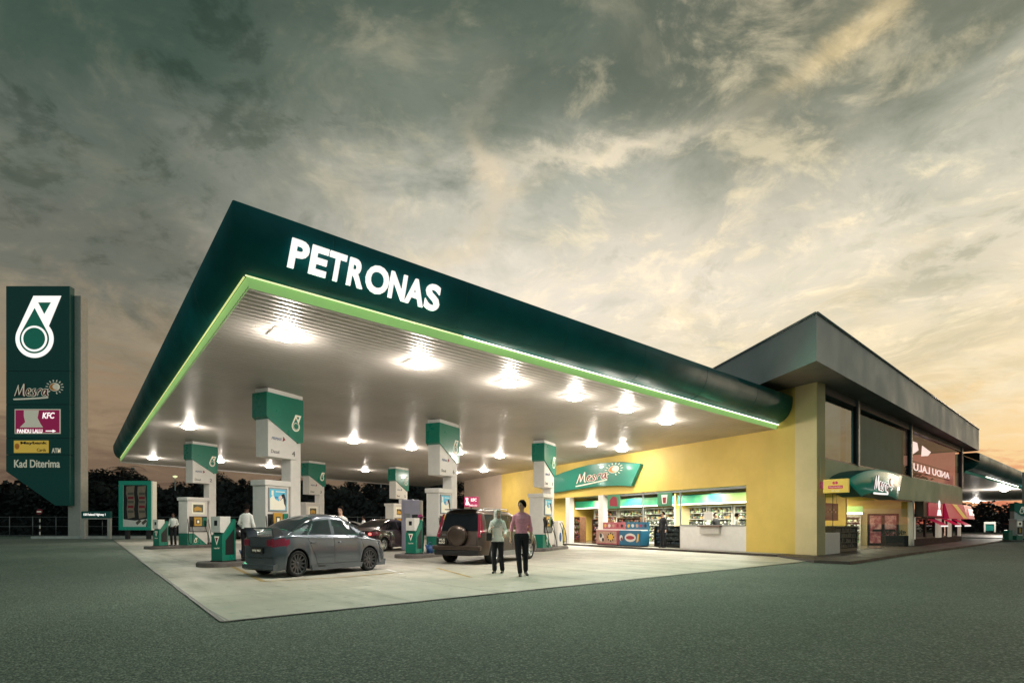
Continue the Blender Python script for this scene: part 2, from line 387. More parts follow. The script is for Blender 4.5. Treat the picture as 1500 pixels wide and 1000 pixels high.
def copy_tree(o, parent=None):
    c = o.copy(); COL.objects.link(c); c.parent = parent
    for ch in list(o.children): copy_tree(ch, c)
    return c
class Pl:
    """a vertical plane through p0 along a horizontal direction; coordinates s (along), z (up), off (out, towards the viewer)"""
    def __init__(s, p0, d, out=None):
        s.p = Vector((p0[0], p0[1], 0)); s.d = Vector((d[0], d[1], 0)).normalized()
        n = Vector((s.d.y, -s.d.x, 0))
        if n.dot(-s.p) < 0: n = -n
        s.n = n
    def w(s, a, z, off=0): return s.p+s.d*a+s.n*off+Vector((0, 0, z))
    def at(s, px, py=None, off=0):
        k = (px-750)/F; p = s.p+s.n*off
        a = (k*p.y-p.x)/(s.d.x-k*s.d.y); D = p.y+s.d.y*a
        return (a, None if py is None else CAMZ+(HY-py)/F*D)
    def M4(s, a=0, z=0, off=0):
        """local x along the plane, y = inwards, z up"""
        o = s.w(a, z, off); m = Matrix.Identity(4)
        m.col[0] = (*s.d, 0); m.col[1] = (*(-s.n), 0); m.col[2] = (0, 0, 1, 0); m.col[3] = (*o, 1); return m
def text_into(mb, string, fn, x0, z0, width, height, depth=.02, off=0, mi=0, shear=0, spacing=1, t0=0.0):
    """lettering as solid shapes: fn(x, z, t) -> 3-D, fitted into a width x height box at (x0, z0)"""
    c = bpy.data.curves.new('lettering', 'FONT'); c.body = string; c.offset = off; c.shear = shear; c.space_character = spacing
    c.resolution_u = 4
    o = bpy.data.objects.new('lettering', c); me = bpy.data.meshes.new_from_object(o)
    vs = np.array([v.co[:2] for v in me.vertices]); mn = vs.min(0); mx = vs.max(0)
    kx = width/(mx[0]-mn[0]); kz = height/(mx[1]-mn[1])
    bm = bmesh.new(); bm.from_mesh(me); bmesh.ops.remove_doubles(bm, verts=bm.verts, dist=1e-4)
    bmesh.ops.dissolve_degenerate(bm, dist=1e-4, edges=bm.edges)
    r = bmesh.ops.extrude_face_region(bm, geom=bm.faces[:])
    ex = {g for g in r['geom'] if isinstance(g, bmesh.types.BMVert)}
    bm.verts.index_update()
    V = [fn(x0+(v.co.x-mn[0])*kx, z0+(v.co.y-mn[1])*kz, t0+(depth if v in ex else 0)) for v in bm.verts]
    mb.add(V, [[v.index for v in f.verts] for f in bm.faces], mi)
    bm.free(); bpy.data.objects.remove(o); bpy.data.curves.remove(c); bpy.data.meshes.remove(me)
    return mb
def drop_logo(mb, fn, x0, z0, h, mw=0, mg=1, t=.012, t0=0.0):
    """tear-drop emblem, h tall, lower-left corner at (x0, z0); fn(x, z, t)"""
    k = h/245
    q = lambda x, y: (x0+(x-62)*k, z0+(280-y)*k)
    cx, cy, r = 137, 205, 75
    arc = lambda rr, a0, a1, n=22: [(cx+rr*math.cos(R(a0+(a1-a0)*i/n)), cy-rr*math.sin(R(a0+(a1-a0)*i/n))) for i in range(n+1)]
    outer = [(133, 36), (242, 36)]+arc(r, 42, -203, 34)
    mb.prism([q(*p) for p in outer], fn, t0, t0+t, mw)
    tear = [(138, 84)]+arc(58, 28, -208, 30)
    mb.prism([q(*p) for p in tear], fn, t0+t*.9, t0+t*1.4, mg)
    mb.prism([q(*p) for p in arc(51, 0, 350, 30)], fn, t0+t*1.3, t0+t*1.8, mw)
    mb.prism([q(*p) for p in arc(43, 0, 350, 30)], fn, t0+t*1.7, t0+t*2.2, mg)
    mb.prism([q(*p) for p in [(152, 62), (202, 62), (176, 108)]], fn, t0+t*.9, t0+t*1.4, mg)
SCRIPT = {  # strokes of the painted script word, unit height, x grows with the word
 'M': [[(0, 0), (.16, .95)], [(.14, .9), (.30, .1)], [(.30, .1), (.52, 1.05)], [(.52, 1.05), (.60, .05), (.72, .02)]],
 'e': [[(.80, .30), (1.0, .42), (.98, .6), (.86, .58), (.80, .3), (.90, .05), (1.10, .12)]],
 's': [[(1.38, .58), (1.24, .56), (1.22, .4), (1.38, .25), (1.34, .04), (1.16, .06)]],
 'r': [[(1.52, .04), (1.56, .58)], [(1.55, .40), (1.70, .62), (1.80, .52)]],
 'a': [[(2.14, .5), (2.0, .58), (1.88, .3), (1.98, .04), (2.12, .22), (2.16, .56)], [(2.15, .5), (2.18, .06), (2.32, .04)]]}
def ribbon(mb, pts, wd, fn, t0, t1, mi):
    # smooth the stroke, then one flat band with round-ish ends
    P_ = [Vector(p) for p in pts]
    for _ in range(2):
        if len(P_) > 2:
            Q = [P_[0]]
            for a, b in zip(P_, P_[1:]): Q += [a*.75+b*.25, a*.25+b*.75]
            P_ = Q+[P_[-1]]
    L = []; Rr = []
    for i, p in enumerate(P_):
        d = (P_[min(i+1, len(P_)-1)]-P_[max(i-1, 0)]).normalized(); n = Vector((-d.y, d.x))
        e = wd*(.6 if i in (0, len(P_)-1) else 1)
        L.append(p+n*e/2); Rr.append(p-n*e/2)
    n = len(P_)
    v = [fn(p.x, p.y, t0) for p in L]+[fn(p.x, p.y, t0) for p in Rr]+[fn(p.x, p.y, t1) for p in L]+[fn(p.x, p.y, t1) for p in Rr]
    f = []
    for i in range(n-1):
        f += [(i, i+1, n+i+1, n+i), (2*n+i, 3*n+i, 3*n+i+1, 2*n+i+1), (i, 2*n+i, 2*n+i+1, i+1), (n+i, n+i+1, 3*n+i+1, 3*n+i)]
    f += [(0, n, 3*n, 2*n), (n-1, 3*n-1, 4*n-1, 2*n-1)]
    mb.add(v, f, mi)
def script_logo(mb, fn, h, m_red=0, m_cream=1, m_sun=2, t=.01):
    """script word with a stroke below and a sun at its end; the word is h tall, origin at its lower left"""
    j = 0
    for ch, strokes in SCRIPT.items():
        for st in strokes:
            g = lambda x, y, tt: fn((x+y*.12)*h, y*h, tt)
            ribbon(mb, st, .20, g, 0+j*.0004, t+j*.0004, m_red if ch == 'M' else m_cream)
            ribbon(mb, st, .09, g, t+j*.0004, t*1.5+j*.0004, m_cream if ch == 'M' else m_red); j += 1
    ribbon(mb, [(-.1, -.28), (1.1, -.22), (2.3, -.12)], .13, lambda x, y, tt: fn(x*h, y*h, tt), 0, t, m_cream)
    cx, cy, r = 2.75, .78, .36
    circ = [(cx+r*math.cos(R(a)), cy+r*math.sin(R(a))) for a in range(0, 360, 15)]
    mb.prism([(a*h, b*h) for a, b in circ], fn, 0, t, m_cream)
    mb.prism([((cx-.03+(a-cx)*.82)*h, (cy+(b-cy)*.82)*h) for a, b in circ], fn, t, t*1.5, m_sun)
    cres = [(cx+.10+(.22)*math.cos(R(a)), cy+.02+.24*math.sin(R(a))) for a in range(0, 360, 20)]
    mb.prism([(a*h, b*h) for a, b in cres], fn, t*1.5, t*2, m_cream)
    for k in range(13):
        a = R(-75+k*25); c, s_ = math.cos(a), math.sin(a)
        ribbon(mb, [(cx+c*.46, cy+s_*.46), (cx+c*.62, cy+s_*.62)], .10, lambda x, y, tt: fn(x*h, y*h, tt), 0, t, m_cream)
def area(name, loc, size, power, color=(1, .93, .82), rot=(0, 0, 0), parent=None, spread=170, sy=None):
    l = bpy.data.lights.new(name, 'AREA'); l.energy = power; l.color = color; l.spread = R(spread)
    l.shape = 'RECTANGLE' if sy else 'DISK'; l.size = size
    if sy: l.size_y = sy
    o = bpy.data.objects.new(name, l); COL.objects.link(o); o.location = loc; o.rotation_euler = rot; o.parent = parent
    return o

def point(name, loc, radius, power, parent, color=(1, .93, .82)):
    l = bpy.data.lights.new(name, 'POINT'); l.energy = power; l.color = color; l.shadow_soft_size = radius
    o = bpy.data.objects.new(name, l); COL.objects.link(o); o.location = loc; o.parent = parent; return o
# ================================================================== GROUND
def sheet(name, pts, z, m):
    b = MB(); b.add([(p[0], p[1], z) for p in pts], [tuple(range(len(pts)))]); return tag(b.build(name, m), kind='structure')
g = MB(); N = 1500
g.add([(-N, -60, 0), (N, -60, 0), (N, N, 0), (-N, N, 0)], [(0, 1, 2, 3)])
tag(g.build('asphalt_ground', 'asphalt'), kind='structure')

# facade lines
E0 = GD(0, 21.0); E0.x = .5386*21.0                      # corner of the shop, pixel column 1197
WD = Vector((-.494, .869, 0)); RD = Vector((.737, .676, 0))
WL = Pl(E0, WD)                                         # forecourt side
RL = Pl(E0, RD)                                         # street side
pad = [G(165, 790), G(326, 911), G(1180, 822.5), WL.w(0, 0, .35), WL.w(30, 0, -14), Vector((40, 75, 0)), Vector((-34, 75, 0))]
sheet('forecourt_paving', pad, .010, 'pad_concrete')
# dark joint along the edge of the slab
jb = MB()
for a, b_ in ((pad[0], pad[1]), (pad[1], pad[2])):
    d = (b_-a).normalized(); n = Vector((-d.y, d.x, 0))*.03
    jb.add([(*(a+n)[:2], .014), (*(a-n)[:2], .014), (*(b_-n)[:2], .014), (*(b_+n)[:2], .014)], [(0, 1, 2, 3)])
tag(jb.build('slab_joint', 'black'), kind='structure')
# shop pavement (kerb step)
kb = MB()
ap = [WL.w(32, 0, .9), WL.w(1.0, 0, .9), Vector(G(1192, 824)), Vector(G(1245, 826.5)), Vector(G(1330, 813)), Vector(G(1425, 800)), Vector((60, 64, 0)), Vector((48, 72, 0)), WL.w(34, 0, -12)]
kb.prism([(p.x, p.y) for p in ap], lambda a, b, t: (a, b, t), .0, .09)
tag(kb.build('shop_pavement', 'apron'), kind='structure')
lp = MB(); lpp = [WL.w(32, 0, .85), WL.w(1.1, 0, .85), WL.w(1.1, 0, .0), WL.w(32, 0, 0)]
lp.prism([(p.x, p.y) for p in lpp], lambda a, b, t: (a, b, t), .094, .10)
tag(lp.build('shop_walkway', 'pad_concrete'), kind='structure')

# ================================================================== THE BIG CANOPY
A = P(365, 422, F*(5.65-CAMZ)/(HY-422)); B = P(1130, 627, F*(5.0-CAMZ)/(HY-627)); C = P(177, 676, F*(5.7-CAMZ)/(HY-676))
LU = (B-A).length; LV = (C-A).length; U = (B-A)/LU; V = (C-A)/LV
def soff(a, b, dz=0): return A+U*a+V*b+Vector((0, 0, dz))
NS = U.cross(V)
def soff_at(px, py):
    d = P(px, py, 1)-Vector((0, 0, CAMZ)); o = Vector((0, 0, CAMZ))
    t = (A-o).dot(NS)/d.dot(NS); return o+d*t
def a_wall(b):                                          # where the slat at b meets the shop wall
    p = A+V*b; q = WL.p-p
    # p + U a = W + WD s
    det = U.x*(-WD.y)-U.y*(-WD.x)
    return (q.x*(-WD.y)-q.y*(-WD.x))/det
cn = thing('station_canopy', 'huge white-soffited canopy with dark green rounded fascia over the pumps', 'canopy')
sb = MB(); nsl = int(LV/.21); 
for i in range(nsl):
    b0 = LV*i/nsl; b1 = LV*(i+1)/nsl; wdt = b1-b0; prof = []
    for k, (fr, dz) in enumerate([(0, .0), (.04, .018), (.10, .006), (.3, -.002), (.5, -.004), (.7, -.002), (.90, .006), (.96, .018), (1, .0)]):
        prof.append((b0+fr*wdt, dz))
    vs = []
    for bb, dz in prof: vs += [soff(-.02, bb, dz+.02), soff(a_wall(bb)+.1, bb, dz+.02)]
    sb.add(vs, [(2*k, 2*k+1, 2*k+3, 2*k+2) for k in range(len(prof)-1)], 0, True)
sb.build('soffit', 'soffit', cn)
# fascia: quarter-round section swept along three sides
prof = [(0.0, .19)]+[(math.sin(R(q)), 1.0-.78*math.cos(R(q))) for q in range(8, 91, 8)]+[(1.0, 1.0), (.995, 1.16), (.93, 1.20), (-.8, 1.21), (-.8, .6)]
OU, OV = .43, .70; ue = LU+1.45
def fas(mb, fn, mi=0):
    a = [fn(o, z, 0) for o, z in prof]; b = [fn(o, z, 1) for o, z in prof]; n = len(prof)
    mb.add(a+b, [(i, i+1, n+i+1, n+i) for i in range(n-1)], mi, True)
fb = MB()
def fAB(o, z, t): return soff(ue, -o*OV, z) if t else soff(-o*OU, -o*OV, z)
def fAC(o, z, t): return soff(-o*OU, LV+o*.5, z) if t else soff(-o*OU, -o*OV, z)
def fCD(o, z, t): return soff(LU*1.0, LV+o*.5, z) if t else soff(-o*OU, LV+o*.5, z)
fas(fb, fAB); fas(fb, fAC); fas(fb, fCD)
fb.add([fAB(o, z, 1) for o, z in prof], [tuple(range(len(prof)))])
fb.build('fascia', 'teal', cn)
for aa_ in (1.35, 4.4, 7.5, 10.6, 13.7, 16.8): sm_ = MB(); sm_.tube([soff(aa_, -o*OV-.001, z) for o, z in prof[1:-3]], .006, 4); sm_.build('panel_seam', 'teal_dark', cn)
for bb_ in (3.2, 7, 11, 15, 19, 23, 27, 31, 35): sm_ = MB(); sm_.tube([soff(-o*OU-.001, bb_, z) for o, z in prof[1:-3]], .006, 4); sm_.build('panel_seam', 'teal_dark', cn)
rd = MB(); rd.add([soff(0, 0, 1.19), soff(ue, 0, 1.19), soff(LU+4, LV, 1.19), soff(0, LV, 1.19)], [(0, 1, 2, 3)]); rd.build('roof_deck', 'roof_grey', cn)
# upstand: lime trim between soffit and fascia
tb = MB()
def trim(p0, p1, q0, q1): tb.add([p0, p1, q1, q0], [(0, 1, 2, 3)])
g0 = .015
trim(soff(0, 0, 0), soff(ue-.2, 0, 0), soff(-.05, -.08, .20), soff(ue-.2, -.08, .20))
trim(soff(0, 0, 0), soff(0, LV, 0), soff(-.05, -.08, .20), soff(-.05, LV+.05, .20))
trim(soff(0, LV, 0), soff(LU, LV, 0), soff(-.05, LV+.05, .2), soff(LU, LV+.05, .20))
tb.build('lime_trim', 'lime', cn)
lb = MB(); lb2 = MB()
a0 = None
def strip(mb, fn, t0, t1): mb.tube([fn(t0), fn(t1)], .016, 6)
al = lambda px: [a for a in [((soff_at(px, 402+.275*(px-360)+6)-A).dot(U))]][0]
strip(lb, lambda t: soff(t, -.10, .175), al(690), ue-.9)
lm = MB(); strip(lm, lambda t: soff(t, -.10, .178), -.09, al(688)); lm.build('light_strip', 'led_mid', cn)
lb.build('light_strip', 'led', cn)
strip(lb2, lambda t: soff(-.09, t, .178), 0, LV*.97)
lb2.build('light_strip', 'led_dim', cn)
# light that the green strips throw out over the apron
def strip_light(p, r, outd, power):
    d = r-p; L = d.length; z_ = -(outd.normalized()*.78+Vector((0, 0, -.62))).normalized(); x_ = d.normalized(); y_ = z_.cross(x_).normalized(); x_ = y_.cross(z_)
    l = bpy.data.lights.new('strip_lamp', 'AREA'); l.shape = 'RECTANGLE'; l.size = L; l.size_y = .12; l.energy = power; l.color = (.22, 1, .50)
    o = bpy.data.objects.new('strip_lamp', l); COL.objects.link(o); o.rotation_euler = Matrix((x_, y_, z_)).transposed().to_euler(); o.location = (p+r)/2+outd.normalized()*.16
strip_light(soff(0, -.1, .03), soff(LU*.80, -.1, .03), -Vector((V.x, V.y, 0)), 210)
strip_light(soff(-.1, 0, .03), soff(-.1, LV*.8, .03), -Vector((U.x, U.y, 0)), 120)
et = MB(); et.tube([soff(0, LV-.06, -.02), soff(LU+3, LV-.06, -.02)], .05, 6); et.build('edge_trim', 'white', cn)
# lettering on the fascia
FP = Pl(soff(0, -OV-.06), (U.x, U.y))
lz = lambda s: soff(0, 0).z+(B.z-A.z)/LU*s          # soffit height along the front
def ffn(x, z, t): return FP.w(x, z+lz(x), t)
s0, z0 = FP.at(420, 391); s1, z1 = FP.at(646, 452)
_, zt = FP.at(430, 349); zb_ = z0-lz(s0); zt_ = zt-lz(s0)
lt = MB()
H_ = zt_-zb_
for ch, l_, r_ in (('P', 420, 449), ('E', 450.5, 477), ('T', 477, 503), ('R', 506, 531), ('O', 532, 567.5), ('N', 567, 592), ('A', 591, 619.5), ('S', 619.5, 642)):
    x_, x2_ = FP.at(l_)[0], FP.at(r_)[0]; hh = H_*(1.04 if ch in 'OS' else 1)
    text_into(lt, ch, lambda xx, zz, t, x=x_: ffn(x+xx+zz*.17, zb_+zz, t), 0, -(hh-H_)/2, (x2_-x_)*.95, hh, .035, off=.034)
lt.build('lettering', 'letter', cn)

# ---- lights under the canopy
LAMPS = [(420, 490), (614, 532), (746, 560), (842, 580), (917, 598), (977, 616), (277, 624), (224, 670), (322, 674), (518, 645), (602, 655), (671, 662), (732, 667), (709, 688), (866, 650), (911, 657), (395, 682), (535, 688), (665, 691), (795, 672)]
LW = 165
def canopy_lamp(p, label, rz, first=[None], dim=[None]):
    if first[0] is None:
        t = thing('canopy_light', label, 'light', p, rz, 'lights set in the canopy soffit')
        h = MB(); h.lathe([(.50, .01), (.40, -.022), (.27, -.024)], 4, M4=Matrix.Rotation(R(45), 4, 'Z'), smooth=False); h.build('housing', 'white', t)
        l = MB(); l.lathe([(0, -.13), (.14, -.125), (.23, -.10), (.275, -.065), (.28, -.023)], 20); l.build('lens', 'lamp_lens', t)
        area('lamp', (0, 0, -.24), .4, LW*.52, parent=t)
        point('lamp', (0, 0, -.24), .06, LW*.85, t)
        first[0] = t; return t
    t = copy_tree(first[0]); t.location = p; t['label'] = label
    if (p-A).dot(U) > LU*.52:                           # the dimmer lamps of the shop end
        for ch_ in t.children:
            if ch_.type == 'LIGHT': ch_.data = ch_.data.copy(); ch_.data.energy *= .62
    return t
LLAB = ['square canopy light nearest the sharp front corner of the canopy', 'canopy light second along the front row from the sharp corner', 'third canopy light of the front row, below the end of the fascia word', 'fourth canopy light of the front row, high above the shop sign', 'fifth canopy light of the front row, second from the shop end', 'last canopy light of the front row, nearest the grey roofed building',
 'canopy light above the far left pump island header', 'canopy light at the far left tip of the canopy', 'canopy light behind the far left island header at the back edge', 'canopy light midway between the near and middle pump headers', 'canopy light just left of the middle green pump header', 'canopy light just right of the middle green pump header', 'canopy light between the middle and right pump headers, nearer the shop', 'small far canopy light beside the pale pink wall', 'canopy light right of the right pump header, left of the pair', 'canopy light above the middle of the arched shop sign', 'canopy light under the lower edge of the nearest header sign', 'far canopy light between the two small back headers', 'far canopy light at the foot of the middle pump header', 'canopy light just above the right pump header']
rzc = math.atan2(U.y, U.x)
for (px, py), lab in zip(LAMPS, LLAB):
    p = soff_at(px, py); canopy_lamp(p, lab, rzc)
# ================================================================== THE SHOP
shop = thing('shop_building', 'two-storey yellow and beige shop with a big grey overhanging roof', 'building')
T_ = .25                                            # wall thickness, inwards
def wall(mb, pl, a0, a1, z0, z1, mi=0, o0=0, o1=None):
    o1 = o0-T_ if o1 is None else o1
    v = [pl.w(a, z, o) for z in (z0, z1) for a, o in ((a0, o0), (a1, o0), (a1, o1), (a0, o1))]
    mb.add(v, [(0, 1, 2, 3), (4, 5, 6, 7), (0, 1, 5, 4), (1, 2, 6, 5), (2, 3, 7, 6), (3, 0, 4, 7)], mi)
def sx(px): return WL.at(px)[0]
def rx(px): return RL.at(px)[0]
s_pil = sx(1165); s_op0 = sx(1093); s_cnt = sx(995); s_c1 = sx(884); s_c1b = sx(877); s_c2 = sx(835); s_c2b = sx(829); s_op1 = sx(806); s_y1 = sx(735); s_end = sx(680)
ZO = WL.at(1093, 710)[1]; ZC = WL.at(1050, 769.8)[1]
WTOP = 6.6
b = MB()
wall(b, WL, s_pil, s_op0, .09, ZO); wall(b, WL, s_op1, s_y1, .09, ZO); wall(b, WL, s_pil, s_y1, ZO, WTOP)
b.build('yellow_wall', 'yellow_wall', shop)
b = MB(); wall(b, WL, s_y1, s_end, .05, WTOP, 0, .0); b.build('pale_wall', 'cream_wall', shop)
# beige corner pier and the street-side walls
t_m1 = rx(1255); t_m2 = rx(1333); t_gl = rx(1337); t_end = rx(1408)
zw0 = RL.at(1197, 670)[1]; zw1 = RL.at(1197, 570)[1]; zb1 = RL.at(1337, 733)[1]
b = MB()
wall(b, WL, 0.0, s_pil, .09, 6.9, 0, .02, -.5)
b.prism([(0, 0), (.2, 0), (.2, -.12), (0, -.12)], lambda a, o, z: RL.w(a, z, o), .09, zb1); b.prism([(0, .01), (.2, .01), (.2, -.05), (.03, -.05)], lambda a, o, z: RL.w(a, z, o), zb1+.001, 6.9); b.build('corner_pier', 'beige', shop)
b = MB()
wall(b, RL, .13, t_end+.1, zb1, zw0, 0, .05, -.12)
b.build('wall_band', 'beige_band', shop)
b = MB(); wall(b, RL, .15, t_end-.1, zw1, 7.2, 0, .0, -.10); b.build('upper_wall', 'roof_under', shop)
b = MB(); wall(b, WL, s_pil+.3, s_pil+9, 5.6, 7.2, 0, -1.0, -1.3); b.build('upper_wall', 'dark_metal', shop)
# upper windows
wn = [(.20, t_m1-.08), (t_m1+.08, t_m2-.08), (t_m2+.08, t_end-.15)]
for i, (a0, a1) in enumerate(wn):
    f = MB(); wall(f, RL, a0-.03, a1+.03, zw0+.003, zw0+.06, 0, .03, -.1); wall(f, RL, a0-.03, a1+.03, zw1-.05, zw1-.003, 0, .03, -.1)
    wall(f, RL, a0-.03, a0+.03, zw0+.06, zw1-.05, 0, .03, -.1); wall(f, RL, a1-.03, a1+.03, zw0+.06, zw1-.05, 0, .03, -.1)
    fr = f.build('upper_window', 'dark_metal', shop)
    g_ = MB(); g_.add([RL.w(a, z, -.04) for a, z in ((a0+.03, zw0+.06), (a1-.03, zw0+.06), (a1-.03, zw1-.05), (a0+.03, zw1-.05))], [(0, 1, 2, 3)])
    g_.build('pane', 'upper_glass' if i < 2 else 'red_glass', fr)
    if i < 2:   # pleated blinds
        bl = MB(); n = int((a1-a0)/.12); vs = []
        gap = .78 if i == 0 else 9
        for k in range(n+1):
            a = a0+(a1-a0)*k/n; o = -.35+(.05 if k % 2 else 0)+(.02*math.sin(k*.7))
            zz = zw0+.05
            vs += [RL.w(a, zz, o), RL.w(a, zw1-.08, o)]
        bl.add(vs, [(2*k, 2*k+2, 2*k+3, 2*k+1) for k in range(n) if not (gap < k/n < gap+.14)], 0, True)
        bl.build('blind', 'blinds', fr)
for a in (t_m1, t_m2, t_end-.05):
    b = MB(); wall(b, RL, a-.10, a+.10, zw0+.003, zw1+.3, 0, .10, -.10); b.build('mullion', 'grey_metal', shop)
# room behind the last upper window; its pink glow imitates the glass reflection
b = MB()
wall(b, RL, t_m2+.2, t_end-.2, zw0, 6.2, 0, -4.0, -4.1); wall(b, RL, t_end-.3, t_end-.2, zw0, 6.2, 0, -.3, -4.0); b.build('upper_room', 'pink_glow', shop)
b = MB(); b.add([RL.w(a, zw0+.02, o) for a, o in ((0.4, -.3), (t_end, -.3), (t_end, -7), (2.3, -7))], [(0, 1, 2, 3)]); b.add([RL.w(a, 6.3, o) for a, o in ((0.4, -.3), (t_end, -.3), (t_end, -7), (2.3, -7))], [(0, 1, 2, 3)]); b.build('upper_floor', 'roof_under', shop)
b = MB(); wall(b, RL, t_m2-.05, t_m2+.05, zw0, 6.2, 0, -.3, -4.0); b.build('upper_partition', 'cream_wall', shop)
# roof: broad grey fascia
RC = P(1196, 528, F*5.25/239); ZR = RC.z; RE = P(1434, 660, F*(ZR-CAMZ)/107)
RLf = P(1120, 560, F*(ZR-CAMZ)/207); RLd = (RLf-RC).normalized(); RBk = RC+RLd*22
HT = P(1194, 458, RC.y).z-ZR
bck = RE+Vector((-11, 14, 0)); poly = [(RC.x, RC.y), (RE.x, RE.y), (bck.x, bck.y), (RBk.x, RBk.y)]
b = MB(); n = 4
vs = [(x, y, ZR) for x, y in poly]+[(x, y, ZR+HT) for x, y in poly]
b.add(vs, [(4, 5, 6, 7)]+[(i, (i+1) % 4, (i+1) % 4+4, i+4) for i in range(4)])
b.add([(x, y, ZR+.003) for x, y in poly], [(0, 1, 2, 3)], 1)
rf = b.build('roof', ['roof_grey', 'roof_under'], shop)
c = MB()
for p, q in ((RC, RE), (RC, RBk)):
    d = (q-p).normalized(); nn = Vector((d.y, -d.x, 0))
    if nn.dot(-p) < 0: nn = -nn
    c.tube([p+nn*.03+Vector((0, 0, HT)), q+nn*.03+Vector((0, 0, HT))], .04, 6)
    L = (q-p).length
c.build('coping', 'grey_metal', rf)
# ---- ground floor, forecourt side: frames, glass, white counter front
def gl(pl, a0, a1, z0, z1, off, m, parent, name='glass_pane'):
    b = MB(); b.add([pl.w(a, z, off) for a, z in ((a0, z0), (a1, z0), (a1, z1), (a0, z1))], [(0, 1, 2, 3)]); return b.build(name, m, parent)
for a0, a1 in ((s_op0, s_cnt), ):
    gl(WL, a0, a1, ZC, ZO, -.12, 'shop_glass', shop)
b = MB(); wall(b, WL, s_op0+.002, s_cnt, .09, ZC, 0, -.06, -.2); b.build('counter_front', 'white', shop)
gl(WL, s_cnt, s_c1, .1, ZO, -.12, 'shop_glass', shop); gl(WL, s_c2b, s_op1, .1, ZO, -.12, 'shop_glass', shop)
for a0, a1 in ((s_c1, s_c1b), (s_c2, s_c2b)):
    b = MB(); wall(b, WL, a0, a1, .1, ZO, 0, .03, -.3); b.build('white_pier', 'white', shop)
b = MB()
for a in (s_cnt+.04, s_cnt+2.6, s_op0+.04): wall(b, WL, a-.03, a+.03, .1, ZO-.001, 0, -.10, -.16)
wall(b, WL, s_op0+.08, s_c1-.05, ZO-.12, ZO-.04, 0, -.08, -.14)
wall(b, WL, s_op0+.08, s_cnt-.05, ZC+.001, ZC+.05, 0, -.02, -.24)
b.build('window_frame', 'grey_metal', shop)
# night hatch in the counter front
hs = thing('service_hatch', 'white service hatch box with a small shelf on the white counter front', 'service hatch')
a0, a1 = sx(1055), sx(1027); b = MB(); wall(b, WL, a0, a1, ZC-.36, ZC-.04, 0, .10, -.058); b.build('hatch_box', 'offwhite', hs)
b = MB(); wall(b, WL, a0-.05, a1+.05, ZC-.038, ZC-.0, 0, .20, -.055); b.build('shelf', 'wood', hs)
b = MB(); wall(b, WL, a0+.45, a0+.95, ZC+.25, ZC+.62, 0, -.05, -.07); tag(b.build('notice', 'white'), 'white paper notice on the shop window above the service hatch', 'notice')

# ---- interior shell
DEP = 6.5
b = MB()
def flr(a0, a1, o0, o1, z, mi=0, pl=WL, bb=None): (bb or b).add([pl.w(a, z, o) for a, o in ((a0, o0), (a1, o0), (a1, o1), (a0, o1))], [(0, 1, 2, 3)], mi)
# the interior in the frame of the forecourt wall: s 0..s_op1, depth towards -off
cE = RL.w(13.4, 0); inn = [WL.w(.3, 0, -.3), RL.w(13.2, 0, -.3), RL.w(13.2, 0, -6), WL.w(s_op1+1, 0, -9), WL.w(s_op1+1, 0, -.3)]
mat('shop_floor', (.10, .085, .07), .25, var=.2, vscale=1)
mat('shop_ceiling', (.30, .31, .22), .6)
b.add([(p.x, p.y, .105) for p in inn], [tuple(range(5))], 0); b.build('shop_floor', 'shop_floor', shop)
b = MB(); b.add([(p.x, p.y, ZO+.12) for p in inn], [tuple(range(5))], 0); b.build('shop_ceiling', 'shop_ceiling', shop)
b = MB(); wall(b, WL, s_op0-.4, s_op1+1, .1, ZO+.1, 0, -DEP, -DEP-.1); wall(b, WL, s_op1+.9, s_op1+1.0, .1, ZO+.1, 0, -.3, -DEP); b.build('inner_wall', 'yellow_wall', shop)
# backlit green valance above the wall shelves
m = mat('valance', (.05, .35, .15), .4); t = NT(m.node_tree); bs = m.node_tree.nodes['Principled BSDF']
vx = t.n('ShaderNodeTexCoord').outputs['Object']; nz = t.noise(vx, .35, 3, .5)
cc = t.mix(t.rng(nz, .42, .6), (.02, .28, .15, 1), (.32, .50, .16, 1)); t.put(bs.inputs['Base Color'], cc); t.put(bs.inputs['Emission Color'], cc); bs.inputs['Emission Strength'].default_value = .6
mat('light_tube', (1, 1, .9), .4, em=(.92, 1, .82), ems=2.2)
b = MB(); wall(b, WL, s_op0-.3, s_op1+.8, ZO-.55, ZO-.12, 0, -2.6, -2.75); b.build('valance', 'valance', shop)
b = MB(); wall(b, WL, s_op0-.3, s_op1+.8, ZO-.62, ZO-.553, 0, -2.6, -2.75); b.build('valance_light', 'light_tube', shop)
b = MB(); wall(b, WL, s_op0-.3, s_op1+.8, ZO-.115, ZO-.08, 0, -2.55, -2.75); b.build('valance_top', 'black', shop)
for i in range(5):
    a = s_op0+(s_op1-s_op0)*(i+.4)/5
    area('ceiling_lamp', WL.w(a, ZO+.05, -1.6), 1.8, 300, (1, .95, .80), sy=.6, parent=None)
area('ceiling_lamp', RL.w(4, ZO+.0, -2.2), 1.8, 190, (1, .95, .68), sy=1)
area('ceiling_lamp', RL.w(9.5, ZO+.0, -1.8), 1.8, 160, (1, .93, .68), sy=1)
